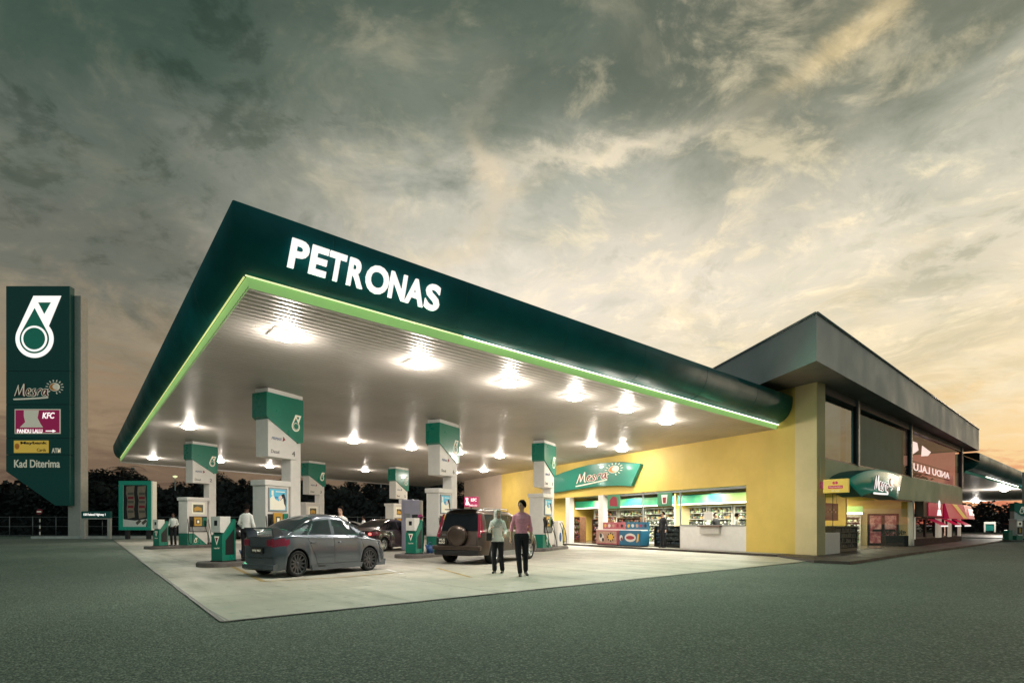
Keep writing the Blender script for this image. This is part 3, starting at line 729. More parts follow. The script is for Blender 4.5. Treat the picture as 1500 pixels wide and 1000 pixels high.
# wall chillers and shelves: one thing each
def shelf_unit(name, label, cat, pl, a0, a1, z0, z1, off, dep, m, rows=5, body='offwhite', group=None, lit=False):
    mid = (a0+a1)/2; o = pl.w(mid, 0, off); mm = pl.M4(mid, 0, off).inverted()
    t = thing(name, label, cat, o, math.atan2(pl.d.y, pl.d.x), group)
    fr = Matrix.Rotation(-math.atan2(pl.d.y, pl.d.x), 4, 'Z') @ Matrix.Translation(-o)
    L = lambda a, z, of: fr @ pl.w(a, z, of)
    b = MB()
    def bx(bb, A0, A1, Z0, Z1, O0, O1, mi=0):
        v = [L(a, z, of) for z in (Z0, Z1) for a, of in ((A0, O0), (A1, O0), (A1, O1), (A0, O1))]
        bb.add(v, [(0, 1, 2, 3), (4, 5, 6, 7), (0, 1, 5, 4), (1, 2, 6, 5), (2, 3, 7, 6), (3, 0, 4, 7)], mi)
    bx(b, a0, a0+.04, z0, z1, off, off-dep); bx(b, a1-.04, a1, z0, z1, off, off-dep); bx(b, a0+.04, a1-.04, z0, z1, off-dep+.04, off-dep); bx(b, a0+.04, a1-.04, z1-.05, z1, off, off-dep+.04); bx(b, a0+.04, a1-.04, z0, z0+.12, off, off-dep+.04)
    b.build('cabinet', body, t)
    h = (z1-.05-z0-.12)/rows
    for k in range(rows):
        zz = z0+.12+k*h
        if k:
            s_ = MB(); bx(s_, a0+.045, a1-.045, zz, zz+.025, off-.02, off-dep+.045); s_.build('shelf', body, t)
        gd = MB(); a = a0+.06; rnd = random.Random(int(a0*100)+k)
        while a < a1-.15:
            wd = rnd.uniform(.08, .2); hh = h*rnd.uniform(.45, .8)
            bx(gd, a, min(a+wd, a1-.06), zz+.03, zz+.03+hh, off-.05-rnd.uniform(0, .05), off-dep+.1); a += wd+.012
        gd.build('packets', m, t)
    return t
k = 0
aa = s_op0+.1
labs = ['tall lit wall cooler at the pillar end of the shop, right of the cashier', 'tall lit wall cooler behind the cashier', 'tall lit wall cooler left of the cashier, seen over the white counter', 'lit wall shelf behind the dark figure in the shop', 'lit wall shelf behind the blue ice cream freezer', 'lit wall shelf behind the pink ice cream freezer']
W_ = (s_c1-s_op0)/6
for i in range(6):
    shelf_unit('wall_cooler', labs[i], 'cooler', WL, aa, aa+W_-.1, .11, ZO-.7, -3.1, .6, 'goods_green', 6, 'offwhite', 'lit coolers along the back of the shop'); aa += W_
shelf_unit('snack_shelf', 'low wooden snack shelf full of packets between the two white piers', 'shelf', WL, s_c1b+.9, s_c2-1.0, .11, 1.55, -.9, .6, 'goods', 4, 'wood', 'snack shelves behind the glass')
shelf_unit('snack_shelf', 'narrow snack shelf just left of the first white pier', 'shelf', WL, s_c1b+.1, s_c1b+.8, .11, 1.45, -.7, .5, 'goods', 4, 'wood', 'snack shelves behind the glass')
shelf_unit('magazine_rack', 'slim magazine rack in the glass bay behind the right petrol pump', 'rack', WL, s_c2b+.2, s_op1-.2, .11, 1.7, -1.2, .5, 'goods', 4, 'wood')
shelf_unit('door_rack', 'dark crate rack by the shop door, under the blurred dark figure', 'rack', WL, s_cnt+.25, s_cnt+2.0, .11, 1.15, -.30, .5, 'goods_dark', 4, 'black')
shelf_unit('wall_shelf', 'lit back wall shelf in the shop bay left of the first white pier', 'shelf', WL, s_c1+.1, s_c1+2.6, .11, ZO-.7, -3.3, .5, 'goods_green', 5, 'offwhite')
shelf_unit('wall_shelf', 'lit back wall shelf in the shop, left end bay', 'shelf', WL, s_c1+2.8, s_op1-.3, .11, ZO-.7, -3.3, .5, 'goods', 5, 'offwhite')
shelf_unit('magazine_rack', 'low rack of colourful packets right behind the pink freezer', 'rack', WL, s_c1-2.0, s_c1-.1, .11, 1.6, -.9, .4, 'goods', 5, 'wood')
# freezers outside the glass
def freezer(label, a0, a1, m_lo, m_hi, art):
    mid = (a0+a1)/2; o = WL.w(mid, .1, .30); t = thing('ice_cream_freezer', label, 'freezer', o, math.atan2(WL.d.y, WL.d.x), 'chest freezers by the shop window')
    hw = (a1-a0)/2-.03; out = -1 if WL.n.dot(Vector((-WL.d.y, WL.d.x, 0))) < 0 else 1
    M4 = Matrix.Diagonal((1, out, 1, 1))
    b = MB(); b.box(-hw, hw, -.30, .28, 0.05, .82, M4=M4, bev=.03); b.build('body', m_lo, t)
    b = MB(); b.box(-hw+.05, hw-.05, -.25, .22, 0.0, .05, M4=M4); b.build('plinth', 'black', t)
    b = MB(); b.box(-hw, hw, -.30, -.22, .82, 1.25, M4=M4); b.build('header_panel', m_hi, t)
    b = MB(); b.box(-hw+.02, hw-.02, -.21, .27, .822, .86, M4=M4); b.build('lid', 'white', t)
    a = MB(); fn = lambda x, z, tt: M4 @ Vector((-x if out > 0 else x, .283+tt, z))
    art(a, fn, hw); a.build('front_picture', ['offwhite', 'yellow_plastic', 'red_dull', 'black', 'paper_peach'], t)
    a = MB(); fn2 = lambda x, z, tt: M4 @ Vector((-x if out > 0 else x, -.217+tt, z))
    rr = random.Random(int(a0*10))
    for j in range(5):
        cx = -hw+.2+j*(2*hw-.4)/4; ee = [(cx+.12*math.cos(q)*rr.uniform(.7, 1), 1.06+.12*math.sin(q)*rr.uniform(.6, 1)) for q in [i*.6 for i in range(10)]]
        a.prism(ee, fn2, .0, .004, j % 5)
    a.build('top_picture', ['yellow_plastic', 'offwhite', 'paper_peach', 'red_dull', 'black'], t)
    return t
mat('paper_peach', (.50, .30, .22), .5, var=.4, vscale=9)
def oval(cx, cz, rx_, rz_, n=20): return [(cx+rx_*math.cos(2*math.pi*i/n), cz+rz_*math.sin(2*math.pi*i/n)) for i in range(n)]
def art1(a, fn, hw):
    a.prism([(-hw+.06, .12), (hw-.06, .12), (hw-.06, .76), (-hw+.06, .76)], fn, 0, .004, 4)
    a.prism(oval(-hw*.45, .42, .2, .22), fn, .004, .008, 0); a.prism(oval(hw*.42, .45, .24, .2), fn, .004, .008, 1)
    for i in range(8):
        q = i*.785; a.prism(oval(hw*.42+.24*math.cos(q), .45+.2*math.sin(q), .05, .05, 8), fn, .008, .011, 3)
    a.prism(oval(-hw*.5, .52, .10, .12), fn, .008, .011, 3); a.prism(oval(-hw*.3, .30, .09, .1), fn, .008, .011, 3)
def art2(a, fn, hw):
    a.prism(oval(.05, .45, .42, .22, 26), fn, 0, .004, 0); a.prism(oval(.05, .45, .32, .10, 22), fn, .004, .008, 2)
    a.prism(oval(-hw*.78, .42, .12, .16), fn, 0, .004, 0); a.prism(oval(-hw*.75, .36, .08, .09), fn, .004, .008, 2)
    a.prism([(hw*.62, .2), (hw*.8, .3), (hw*.85, .62), (hw*.72, .66)], fn, 0, .004, 1)
mat('freezer_pink', (.38, .10, .12), .4)
mat('freezer_blue', (.015, .11, .20), .4)
freezer('pink ice cream freezer right beside the white pier', sx(917), sx(884.5), 'freezer_pink', 'freezer_pink', art1)
freezer('blue ice cream freezer between the pink one and the dark figure', sx(952), sx(918.5), 'freezer_blue', 'freezer_blue', art2)
# hanging window signs
def hang(name, label, px0, px1, py0, py1, off, m, deco):
    (a0, z1_), (a1, z0_) = WL.at(px0, py0, off), WL.at(px1, py1, off)
    t = thing(name, label, 'sign', WL.w((a0+a1)/2, z0_, off)); mv = Matrix.Translation(-t.location)
    b = MB(); b.prism([(a0, z0_), (a1, z0_), (a1, z1_), (a0, z1_)], lambda a, z, tt: mv @ WL.w(a, z, off+tt), -.05, 0); b.build('panel', m, t)
    b = MB(); deco(b, lambda x, z, tt: mv @ WL.w(a0+(a1-a0)*x, z0_+(z1_-z0_)*z, off+.002+tt)); b.build('picture', ['red_dull', 'white', 'black'], t)
mat('panel_green', (.05, .2, .10), .5, em=(.04, .16, .08), ems=.25)
hang('hanging_sign', 'green hanging sign with a red fan shape above the pink freezer', 890, 908, 725, 744, -.05, 'panel_green', lambda b, fn: b.prism([(.2, .2), (.8, .15), (.75, .8), (.45, .9), (.15, .6)], fn, 0, .006, 0))
hang('hanging_sign', 'green hanging sign with a drink cup above the shop door', 963, 984, 722, 740, .05, 'panel_green', lambda b, fn: (b.prism([(.35, .15), (.65, .15), (.72, .85), (.28, .85)], fn, 0, .006, 1), b.prism([(.40, .2), (.60, .2), (.62, .65), (.38, .65)], fn, .006, .01, 0)))
# ---- arched shop sign on the yellow wall
ARC = [(785, 712), (797, 704), (809, 698), (827, 691), (846, 685), (862, 681), (879, 678.5), (896, 677), (912, 676.8), (938, 679), (924, 711.5), (907, 710.6), (890, 711), (873, 712), (857, 714), (835, 717), (811, 721.5)]
sg = thing('arched_shop_sign', 'dark green arched banner sign with painted script word and sun on the yellow wall', 'sign')
mv = lambda a, z, o: WL.w(a, z, o)
pts = [WL.at(x, y, .22) for x, y in ARC]
b = MB(); b.prism(pts, lambda a, z, t: WL.w(a, z, t), .0, .22); b.build('board', 'green_sign', sg)
b = MB()
for p, q in zip(pts, pts[1:]+pts[:1]): b.tube([WL.w(p[0], p[1], .20), WL.w(q[0], q[1], .20)], .02, 5)
b.build('edge', 'teal_dark', sg)
a_l, z_l = WL.at(845, 708, .23); a_r, z_r = WL.at(910, 703, .23)
b = MB(); wl_ = abs(a_l-a_r)/3.25; kz = .56/wl_; sgn = 1 if a_r > a_l else -1
script_logo(b, lambda x, z, t: WL.w(a_l+sgn*x, z_l+z*kz+x*.04, .225+t*1.5), wl_)
b.build('script_logo', ['red_dull', 'cream_letter', 'orange'], sg)

# ---- street side: glass front, curved projecting sign, box sign, glass doors
gl(RL, .15, t_gl-.1, .1, zb1, -.05, 'shop_glass', shop)
b = MB(); wall(b, RL, t_gl-.12, t_gl+.12, .09, zb1, 0, .04, -.2); b.build('white_pier', 'white', shop)
b = MB()
for a in (rx(1222),): wall(b, RL, a-.012, a+.012, .1, zb1-.002, 0, -.04, -.06)
wall(b, RL, .1, t_gl-.15, zb1-.06, zb1-.001, 0, .0, -.12)
b.build('window_frame', 'dark_metal', shop)
b = MB(); wall(b, RL, .12, rx(1229.5), .09, RL.at(1215, 780)[1], 0, .02, -.1); b.build('counter_front', 'white', shop)
shelf_unit('magazine_stand', 'long black newspaper stand inside the street-side glass', 'stand', RL, rx(1231), rx(1262), .11, RL.at(1245, 770)[1], -.15, 1.1, 'goods_dark', 4, 'black')
# inner wall facing the forecourt corner, with red lit double doors
DL = Pl(RL.w(t_gl+.1, 0, -.25), (-1, 0))
zd = DL.at(1290, 752)[1]; d0 = DL.at(1316)[0]; d1 = DL.at(1271)[0]; dl = 12.5; ZI = ZO+.10
b = MB(); wall(b, DL, d1+.02, dl, .1, ZI-.9); wall(b, DL, 0, d0-.02, .1, ZI-.9); wall(b, DL, d0-.02, d1+.02, zd+.002, ZI-.9); b.build('inner_wall', 'beige', shop)
b = MB(); wall(b, DL, 0, dl, ZI-.9, ZI, 0, .01); b.build('inner_wall', 'yellow_wall', shop)
dr = MB(); dm = (d0+d1)/2; gg = .03
wall(dr, DL, d0, d0+.09, .1, zd, 0, gg, -.1); wall(dr, DL, d1-.09, d1, .1, zd, 0, gg, -.1); wall(dr, DL, dm-.07, dm+.07, .1, zd-.1, 0, gg, -.1); wall(dr, DL, d0+.09, d1-.09, zd-.09, zd, 0, gg, -.1); wall(dr, DL, d0+.09, dm-.07, .1, .22, 0, gg, -.1); wall(dr, DL, dm+.07, d1-.09, .1, .22, 0, gg, -.1)
wall(dr, DL, dm-.6, dm-.1, .85, .97, 0, .08, .031); wall(dr, DL, dm+.1, dm+.6, .85, .97, 0, .08, .031)
dd = dr.build('double_door', 'black', shop)
m = mat('red_glow', (.4, .15, .14), .4); t = NT(m.node_tree); bs = m.node_tree.nodes['Principled BSDF']  # mottled red glow in the colour stands in for red light
nz = t.noise(t.n('ShaderNodeTexCoord').outputs['Object'], 2.2, 5, .7)
cc = t.mix(t.rng(nz, .4, .62), (.22, .05, .06, 1), (.55, .30, .24, 1)); t.put(bs.inputs['Base Color'], cc); t.put(bs.inputs['Emission Color'], cc); bs.inputs['Emission Strength'].default_value = .35
b = MB(); b.add([DL.w(a, z, -.03) for a, z in ((d0+.05, .2), (d1-.05, .2), (d1-.05, zd-.05), (d0+.05, zd-.05))], [(0, 1, 2, 3)]); b.build('pane', 'red_glow', dd)
for px, py in ((1268, 735), (1290, 738), (1318, 738), (1206, 730)):
    a, z = RL.at(px, py, -1.2); b = MB(); b.lathe([(0, 0), (.13, 0), (.15, .02)], 16, M4=Matrix.Translation(RL.w(a, ZO+.09, -1.2))); b.build('downlight', 'light_tube', shop)
# hanging black board and lit green-white valance seen through the street glass
bb_ = thing('hanging_board', 'black board hanging inside the street-side glass below the yellow box sign', 'board')
b = MB(); a0, zt2_ = RL.at(1208, 736, -.35); a1, zb2_ = RL.at(1227, 762, -.35); wall(b, RL, a0, a1, zb2_, zt2_, 0, -.33, -.38); b.build('board', 'black', bb_)
b = MB(); 
for k in range(5): b.prism(oval(a0+(a1-a0)*(.2+.15*k), zb2_+(zt2_-zb2_)*(.62 if k % 2 else .5), .05, .05, 6), lambda a, z, t: RL.w(a, z, -.328+t), 0, .004)
b.build('marks', 'beige', bb_)
b = MB(); b.tube([RL.w(a0+.1, zt2_, -.35), RL.w(a0+.1, ZO+.1, -.35)], .01, 4); b.tube([RL.w(a1-.1, zt2_, -.35), RL.w(a1-.1, ZO+.1, -.35)], .01, 4); b.build('hanger', 'dark_metal', bb_)
v0, vz0 = DL.at(1262, 750, .4); v1, vz1 = DL.at(1203, 741, .4)
b = MB(); wall(b, DL, v0, v1, vz0, vz1, 0, .5, .4); b.build('valance', 'valance', shop)
b = MB(); wall(b, DL, v0, v1, vz0-.12, vz0-.003, 0, .5, .4); b.build('valance_light', 'light_tube', shop)
shelf_unit('wall_cooler', 'lit cooler of drinks seen through the street glass, left of the red doors', 'cooler', DL, v0+.1, v0+2.2, .11, vz0-.2, .5, .45, 'goods_green', 5, 'offwhite')
# curved sign that juts from the band
cs = thing('curved_shop_sign', 'dark green curved sign jutting over the street-side glass, pink and white script on it', 'sign')
a0, _ = RL.at(1240, 702, .3); a1, _ = RL.at(1321, 702, .3); 
def csurf(u_, v_, off=0):
    # u 0..1 along, v 0..1 up; the face bulges outwards and its ends sweep down
    a = a0+(a1-a0)*u_
    ztop = CSZ[0]+(CSZ[1]-CSZ[0])*math.sin(math.pi*min(1, u_*.62+.06))**.8 if False else None
    return a
top = [(1240, 704), (1253, 695), (1267, 689.5), (1282, 687), (1297, 688), (1311, 692), (1321.5, 697)]
bot = [(1262, 727), (1270, 723), (1279, 721.5), (1288, 721.5), (1297, 723.5), (1306, 727), (1315, 731.5)]
def interp(L, u_):
    f = u_*(len(L)-1); i = min(int(f), len(L)-2); f -= i
    return (L[i][0]+(L[i+1][0]-L[i][0])*f, L[i][1]+(L[i+1][1]-L[i][1])*f)
nu, nv = 16, 8; vs = []
for j in range(nv+1):
    for i in range(nu+1):
        u_, v_ = i/nu, j/nv
        off = .75+.22*math.sin(math.pi*u_)+.12*math.sin(math.pi*v_)
        tx, ty = interp(top, u_); bx_, by_ = interp(bot, u_)
        a, z = RL.at(tx+(bx_-tx)*v_, ty+(by_-ty)*v_, off); vs.append(RL.w(a, z, off))
b = MB(); b.add(vs, [(j*(nu+1)+i, j*(nu+1)+i+1, (j+1)*(nu+1)+i+1, (j+1)*(nu+1)+i) for j in range(nv) for i in range(nu)], 0, True)
rim = [i for i in range(nu+1)]+[j*(nu+1)+nu for j in range(1, nv+1)]+[nv*(nu+1)+i for i in range(nu-1, -1, -1)]+[j*(nu+1) for j in range(nv-1, 0, -1)]
fr_ = [vs[i] for i in rim]; bk_ = [p-RL.n*((p-RL.w(0, 0, .055)).dot(RL.n)) for p in fr_]
n = len(fr_); b.add(fr_+bk_, [(i, (i+1) % n, (i+1) % n+n, i+n) for i in range(n)], 1)
b.build('board', ['green_sign', 'teal_dark'], cs)
la, lz_ = RL.at(1281, 716, 1.15); lb_, _ = RL.at(1309, 715, 1.15)
b = MB(); wl_ = (lb_-la)/3.25; kz = .56/wl_; script_logo(b, lambda x, z, t: RL.w(la+x, lz_+z*kz-x*.03, 1.13+t*2), wl_)
b.build('script_logo', ['red_dull', 'letter', 'orange'], cs)
# yellow box sign on a bracket
bs_ = thing('box_sign', 'small yellow box sign with red emblem hung at the beige corner pier', 'sign')
zt_s = P(1221, 701, 20.6).z; zb_s = P(1221, 721, 20.6).z; sw_ = .82
fnb = lambda x, z, t: RL.w(.14-t, zb_s+(zt_s-zb_s)*z, .16+sw_*x)
b = MB(); b.prism([(0, 0), (1, 0), (1, 1), (0, 1)], fnb, -.16, 0); b.build('box', 'yellow_sign', bs_)
b = MB()
for cx in (.43, .55): b.prism([(cx+.055*math.cos(q*.52), .72+.11*math.sin(q*.52)) for q in range(12)], fnb, .003, .008, 0)
b.prism([(.2, .30), (.8, .30), (.8, .52), (.2, .52)], fnb, .003, .008, 0)
text_into(b, 'Maybank2u', fnb, .24, .35, .52, .12, .005, t0=.009, mi=1)
text_into(b, '24 hrs', fnb, .34, .08, .32, .14, .005, t0=.003, mi=1)
b.build('emblem', ['red', 'cream_letter'], bs_)
b = MB(); b.prism([(-.19, .35), (-.003, .35), (-.003, .85), (-.19, .85)], fnb, -.12, -.03); b.build('bracket', 'magenta_sign', bs_)
# planter box by the pier
pl_ = thing('planter', 'dark planter box with low leaves by the white street-side pier', 'planter', RL.w(rx(1327), .1, -.5))
b = MB(); b.box(-.6, .6, -.2, .2, 0, .55, bev=.02); b.build('box', 'black', pl_)
b = MB(); rr = random.Random(3)
for i in range(160):
    c = Vector((rr.uniform(-.55, .55), rr.uniform(-.18, .18), .56+rr.random()*.22)); d = Vector((rr.gauss(0, 1), rr.gauss(0, 1), .6)).normalized()*.09; e = d.orthogonal().normalized()*.03
    b.add([c-e, c+d*.5-e*1.4, c+d, c+d*.5+e*1.4], [(0, 1, 2, 3)])
b.build('leaves', 'leaf_olive', pl_)

# ================================================================== THE RED RESTAURANT
rs = thing('restaurant', 'red-signed restaurant front with brick base at the end of the building', 'restaurant')
z_s0 = RL.at(1345, 757)[1]; z_sill = RL.at(1345, 789)[1]
b = MB(); wall(b, RL, t_gl+.13, t_end, .09, z_sill, 0, .02, -.25); b.build('brick_base', 'brick', rs)
r0, r1, r2, r3 = rx(1341), rx(1377), rx(1390), rx(1407)
b = MB()
for px in (1339, 1376, 1391, 1406):
    a = rx(px); wd = .45 if px in (1376, 1391) else .18
    b = MB(); wall(b, RL, a-wd, a+wd, z_sill, z_s0-.01, 0, .03, -.2); b.build('white_pier', 'cream_letter', rs)
for (p0_, p1_) in ((1342, 1356), (1356.5, 1370), (1380, 1388), (1395, 1402.5)):
    a0, a1 = rx(p0_), rx(p1_)
    f = MB(); wall(f, RL, a0, a0+.08, z_sill+.003, z_s0-.02, 0, .0, -.1); wall(f, RL, a1-.08, a1, z_sill+.003, z_s0-.02, 0, 0, -.1); wall(f, RL, a0+.08, a1-.08, z_s0-.12, z_s0-.02, 0, 0, -.1); wall(f, RL, a0+.08, a1-.08, z_sill+.003, z_sill+.08, 0, 0, -.1)
    fr = f.build('window', 'black', rs)
    gl(RL, a0+.08, a1-.08, z_sill+.08, z_s0-.12, -.06, 'red_glass', fr, 'pane')
# warm interior
b = MB(); wall(b, RL, t_gl+.2, t_end-.1, .1, z_s0+.2, 0, -3.5, -3.6); wall(b, RL, t_gl+.15, t_gl+.2, .1, z_s0+.2, 0, -.3, -3.5)
b.build('inner_wall', 'red_glow', rs)
area('ceiling_lamp', RL.w((t_gl+t_end)/2, z_s0+.1, -1.5), 4, 70, (1, .72, .55), sy=1)
# sign boards: dark box, red panels, white marks
zs1 = zb1-.03
b = MB(); wall(b, RL, t_gl+.14, r1-.6, z_s0, zs1, 0, .45, .06); b.build('sign_box', 'black', rs)
b = MB(); wall(b, RL, rx(1344), rx(1366), z_s0+.06, zs1-.05, 0, .50, .455); b.build('sign_panel', 'red', rs)
fr2 = lambda off: (lambda x, z, t: RL.w(x, z, off+t))
b = MB(); cx = rx(1360)
b.prism([(cx-.55, z_s0+.10), (cx+.55, z_s0+.10), (cx+.30, z_s0+.45), (cx-.30, z_s0+.45)], fr2(.505), 0, .01); b.prism(oval(cx, z_s0+.72, .26, .25), fr2(.505), 0, .01)
b.build('sign_emblem', 'letter', rs)
# faceted red and cream canopy with lettering
b = MB(); a0, a1, a2, a3 = rx(1369), rx(1378), rx(1391), rx(1409)
zA = zs1; zB = z_s0-.05
pf = lambda a, z, o: RL.w(a, z, o)
b.add([pf(a0, zA, .5), pf(a2, zA, .7), pf(a2, zB, .9), pf(a0, zB, .7)], [(0, 1, 2, 3)], 0)
b.add([pf(a2, zA, .7), pf(a3, zA, .5), pf(a3, zB, .7), pf(a2, zB, .9)], [(0, 1, 2, 3)], 0)
b.add([pf(a0, zA, .06), pf(a0, zA, .5), pf(a0, zB, .7), pf(a0, zB, .06)], [(0, 1, 2, 3)], 0)
b.add([pf(a3, zA, .06), pf(a3, zA, .5), pf(a3, zB, .7), pf(a3, zB, .06)], [(0, 1, 2, 3)], 0)
b.add([pf(a0, zB, .06), pf(a0, zB, .7), pf(a2, zB, .9), pf(a3, zB, .7), pf(a3, zB, .06)], [(0, 1, 2, 3, 4)], 0)
b.build('red_canopy', 'red', rs)
b = MB(); q0, q1 = rx(1383), rx(1386.5)
def cpt(a, f, t): # point on the sloping face
    k_ = (a-a0)/(a2-a0); return pf(a, zA+(zB-zA)*f, (.5+.2*k_)+.2*f+.012+t)
b.prism([(rx(1377), 0.02), (rx(1382), 0.02), (rx(1391)-.1, .98), (rx(1386), .98)], lambda a, f, t: cpt(a, f, t), 0, .02)
b.build('cream_stripe', 'yellow_sign', rs)
b = MB(); kx0, kx1 = rx(1397.5), rx(1408)
text_into(b, 'KFC', lambda x, z, t: pf(kx0+x, zB+z, .5+.2*(zA-zB-z)/(zA-zB)+.2*(a3-kx0-x)/(a3-a2)+.03+t), 0, (zA-zB)*.25, kx1-kx0, (zA-zB)*.5, .03, off=.02, shear=.2)
b.build('lettering', 'letter', rs)
for p0_, p1_ in ((1356, 1367.5), (1378, 1388), (1393, 1403)):
    a0_, a1_ = rx(p0_), rx(p1_); b = MB(); zt2 = z_s0-.10
    b.add([pf(a0_, zt2, .10), pf(a1_, zt2, .10), pf(a1_, zt2-.35, .7), pf(a0_, zt2-.35, .7)], [(0, 1, 2, 3)], 0)
    b.add([pf(a0_, zt2-.352, .7), pf(a1_, zt2-.352, .7), pf(a1_, zt2-.43, .7), pf(a0_, zt2-.43, .7)], [(0, 1, 2, 3)], 1)
    b.build('awning', ['red', 'letter'], rs)
# mirror-like writing glimpsed in the upper window: red frame and hanging lettering
ul = thing('window_lettering', 'pale backwards lettering glowing inside the pink upper window', 'lettering')
b = MB(); a0_, zz0 = RL.at(1339, 690, -.5); a1_, zz1 = RL.at(1397, 672, -.5)
text_into(b, 'PANDU LALU', lambda x, z, t: RL.w(a1_-x, zz0+z+.1+(x*.0), -.6-t), 0, 0, a1_-a0_-.4, .42, .02, off=.01)
b.prism([(a0_, zz0+.95), (a0_+1.5, zz0+1.35), (a0_+1.2, zz0+1.75), (a0_, zz0+1.75)], lambda a, z, t: RL.w(a, z, -.6-t), 0, .02)
b.prism([(a0_+2.2, zz0+1.05), (a0_+3.8, zz0+1.2), (a0_+4.6, zz0+1.5), (a0_+2.4, zz0+1.7)], lambda a, z, t: RL.w(a, z, -.6-t), 0, .02)
b.build('letters', 'letter', ul)
b = MB(); wall(b, RL, a0_, a1_, zz0-.02, zz0+.03, 0, -.59, -.62); wall(b, RL, a0_, a1_, zz0+.58, zz0+.63, 0, -.59, -.62); wall(b, RL, rx(1372), rx(1372)+.5, zw0+.1, zz0-.05, 0, -.9, -1.0); b.build('frame_bars', 'red_dull', ul)
ph = thing('potted_hedge', 'dark leafy pot plants along the sill of the pink upper window', 'plants')
b = MB(); rr = random.Random(5)
for (px, hgt) in ((1340, 1.1), (1347, .8), (1354, .7), (1361, 1.1), (1368, .9), (1380, .45)):
    a = rx(px)
    for i in range(170):
        c = RL.w(a+rr.gauss(0, .55), zw0+.1+rr.random()*hgt*.8, -1.1+rr.gauss(0, .15)); d = Vector((rr.gauss(0, 1), rr.gauss(0, 1), .4)).normalized()*.16; e = d.orthogonal().normalized()*.06
        b.add([c-e, c+d-e, c+d+e, c+e], [(0, 1, 2, 3)])
b.build('leaves', 'leaf_olive', ph)
b = MB(); wall(b, RL, rx(1336.5), rx(1384), zw0+.022, zw0+.2, 0, -.9, -1.3); b.build('trough', 'dark_metal', ph)

# ================================================================== SECOND CANOPY at the right
c2 = thing('far_canopy', 'second green-edged canopy beyond the restaurant at the right edge', 'canopy')
def PZ(px, py, z): return P(px, py, F*(z-CAMZ)/(HY-py))
a1_ = PZ(1398, 688, 5.0); b1_ = PZ(1500, 717.5, 5.0); dr_ = (b1_-a1_).normalized(); b1_ = a1_+dr_*70; a1_ = a1_+dr_*3.2
bk1 = PZ(1398, 737, 4.6); bk1.y = max(bk1.y, 10)
pn = Vector((-dr_.y, dr_.x, 0));  bw = 46
qa, qb = a1_+pn*bw+Vector((0, 0, -.2)), b1_+pn*bw+Vector((0, 0, -.2))
b = MB(); b.add([a1_, b1_, qb, qa], [(0, 1, 2, 3)]); b.build('soffit', 'soffit', c2)
b = MB()
pr = [(-.1, .15), (-.45, .25), (-.75, .5), (-.9, .85), (-.9, 1.35), (-.7, 1.42), (.3, 1.42)]
for (p, q) in ((a1_, b1_),):
    vs = [p+pn*o+Vector((0, 0, z)) for o, z in pr]+[q+pn*o+Vector((0, 0, z)) for o, z in pr]; n = len(pr)
    b.add(vs, [(i, i+1, n+i+1, n+i) for i in range(n-1)], 0, True)
b.add([a1_+pn*.3+Vector((0, 0, 1.41)), b1_+pn*.3+Vector((0, 0, 1.41)), qb+Vector((0, 0, .4)), qa+Vector((0, 0, .4))], [(0, 1, 2, 3)])
b.build('fascia', 'teal', c2)
b = MB(); b.prism([(0, 0), (1, 0), (1, 1), (0, 1)], lambda a, c_, tt: (a1_+(qa-a1_)*a)*(1)+Vector((0, 0, c_*(1.38 if a < .5 else .36)+.012))+dr_*(tt), 0, .1); b.build('end_panel', 'teal', c2)
b = MB(); b.add([a1_, b1_, b1_-pn*.12+Vector((0, 0, .16)), a1_-pn*.12+Vector((0, 0, .16))], [(0, 1, 2, 3)]); b.build('lime_trim', 'green_sign', c2)
b = MB(); b.tube([a1_+dr_*8-pn*.14+Vector((0, 0, .14)), a1_+dr_*26-pn*.14+Vector((0, 0, .14))], .05, 6); b.build('light_strip', 'led', c2)
n2 = (b1_-a1_).cross(qa-a1_).normalized()
for (px, py), lab in zip(((1471, 716), (1429, 734)), ('bright light under the far right canopy, nearer the picture edge', 'smaller light under the far right canopy, nearer the restaurant')):
    d = P(px, py, 1)-Vector((0, 0, CAMZ)); tt = (a1_-Vector((0, 0, CAMZ))).dot(n2)/d.dot(n2); p = Vector((0, 0, CAMZ))+d*tt
    t = thing('far_canopy_light', lab, 'light', p, 0, 'lights under the second canopy')
    k = .8 if px > 1440 else .9
    h = MB(); h.box(-.5*k, .5*k, -.5*k, .5*k, -.05, .03); h.build('housing', 'white', t)
    l = MB(); l.lathe([(0, -.3*k), (.25*k, -.28*k), (.42*k, -.16*k), (.45*k, -.052)], 16); l.build('lens', 'lamp_lens', t)
    point('lamp', (0, 0, -.75), .3, 2200, t)
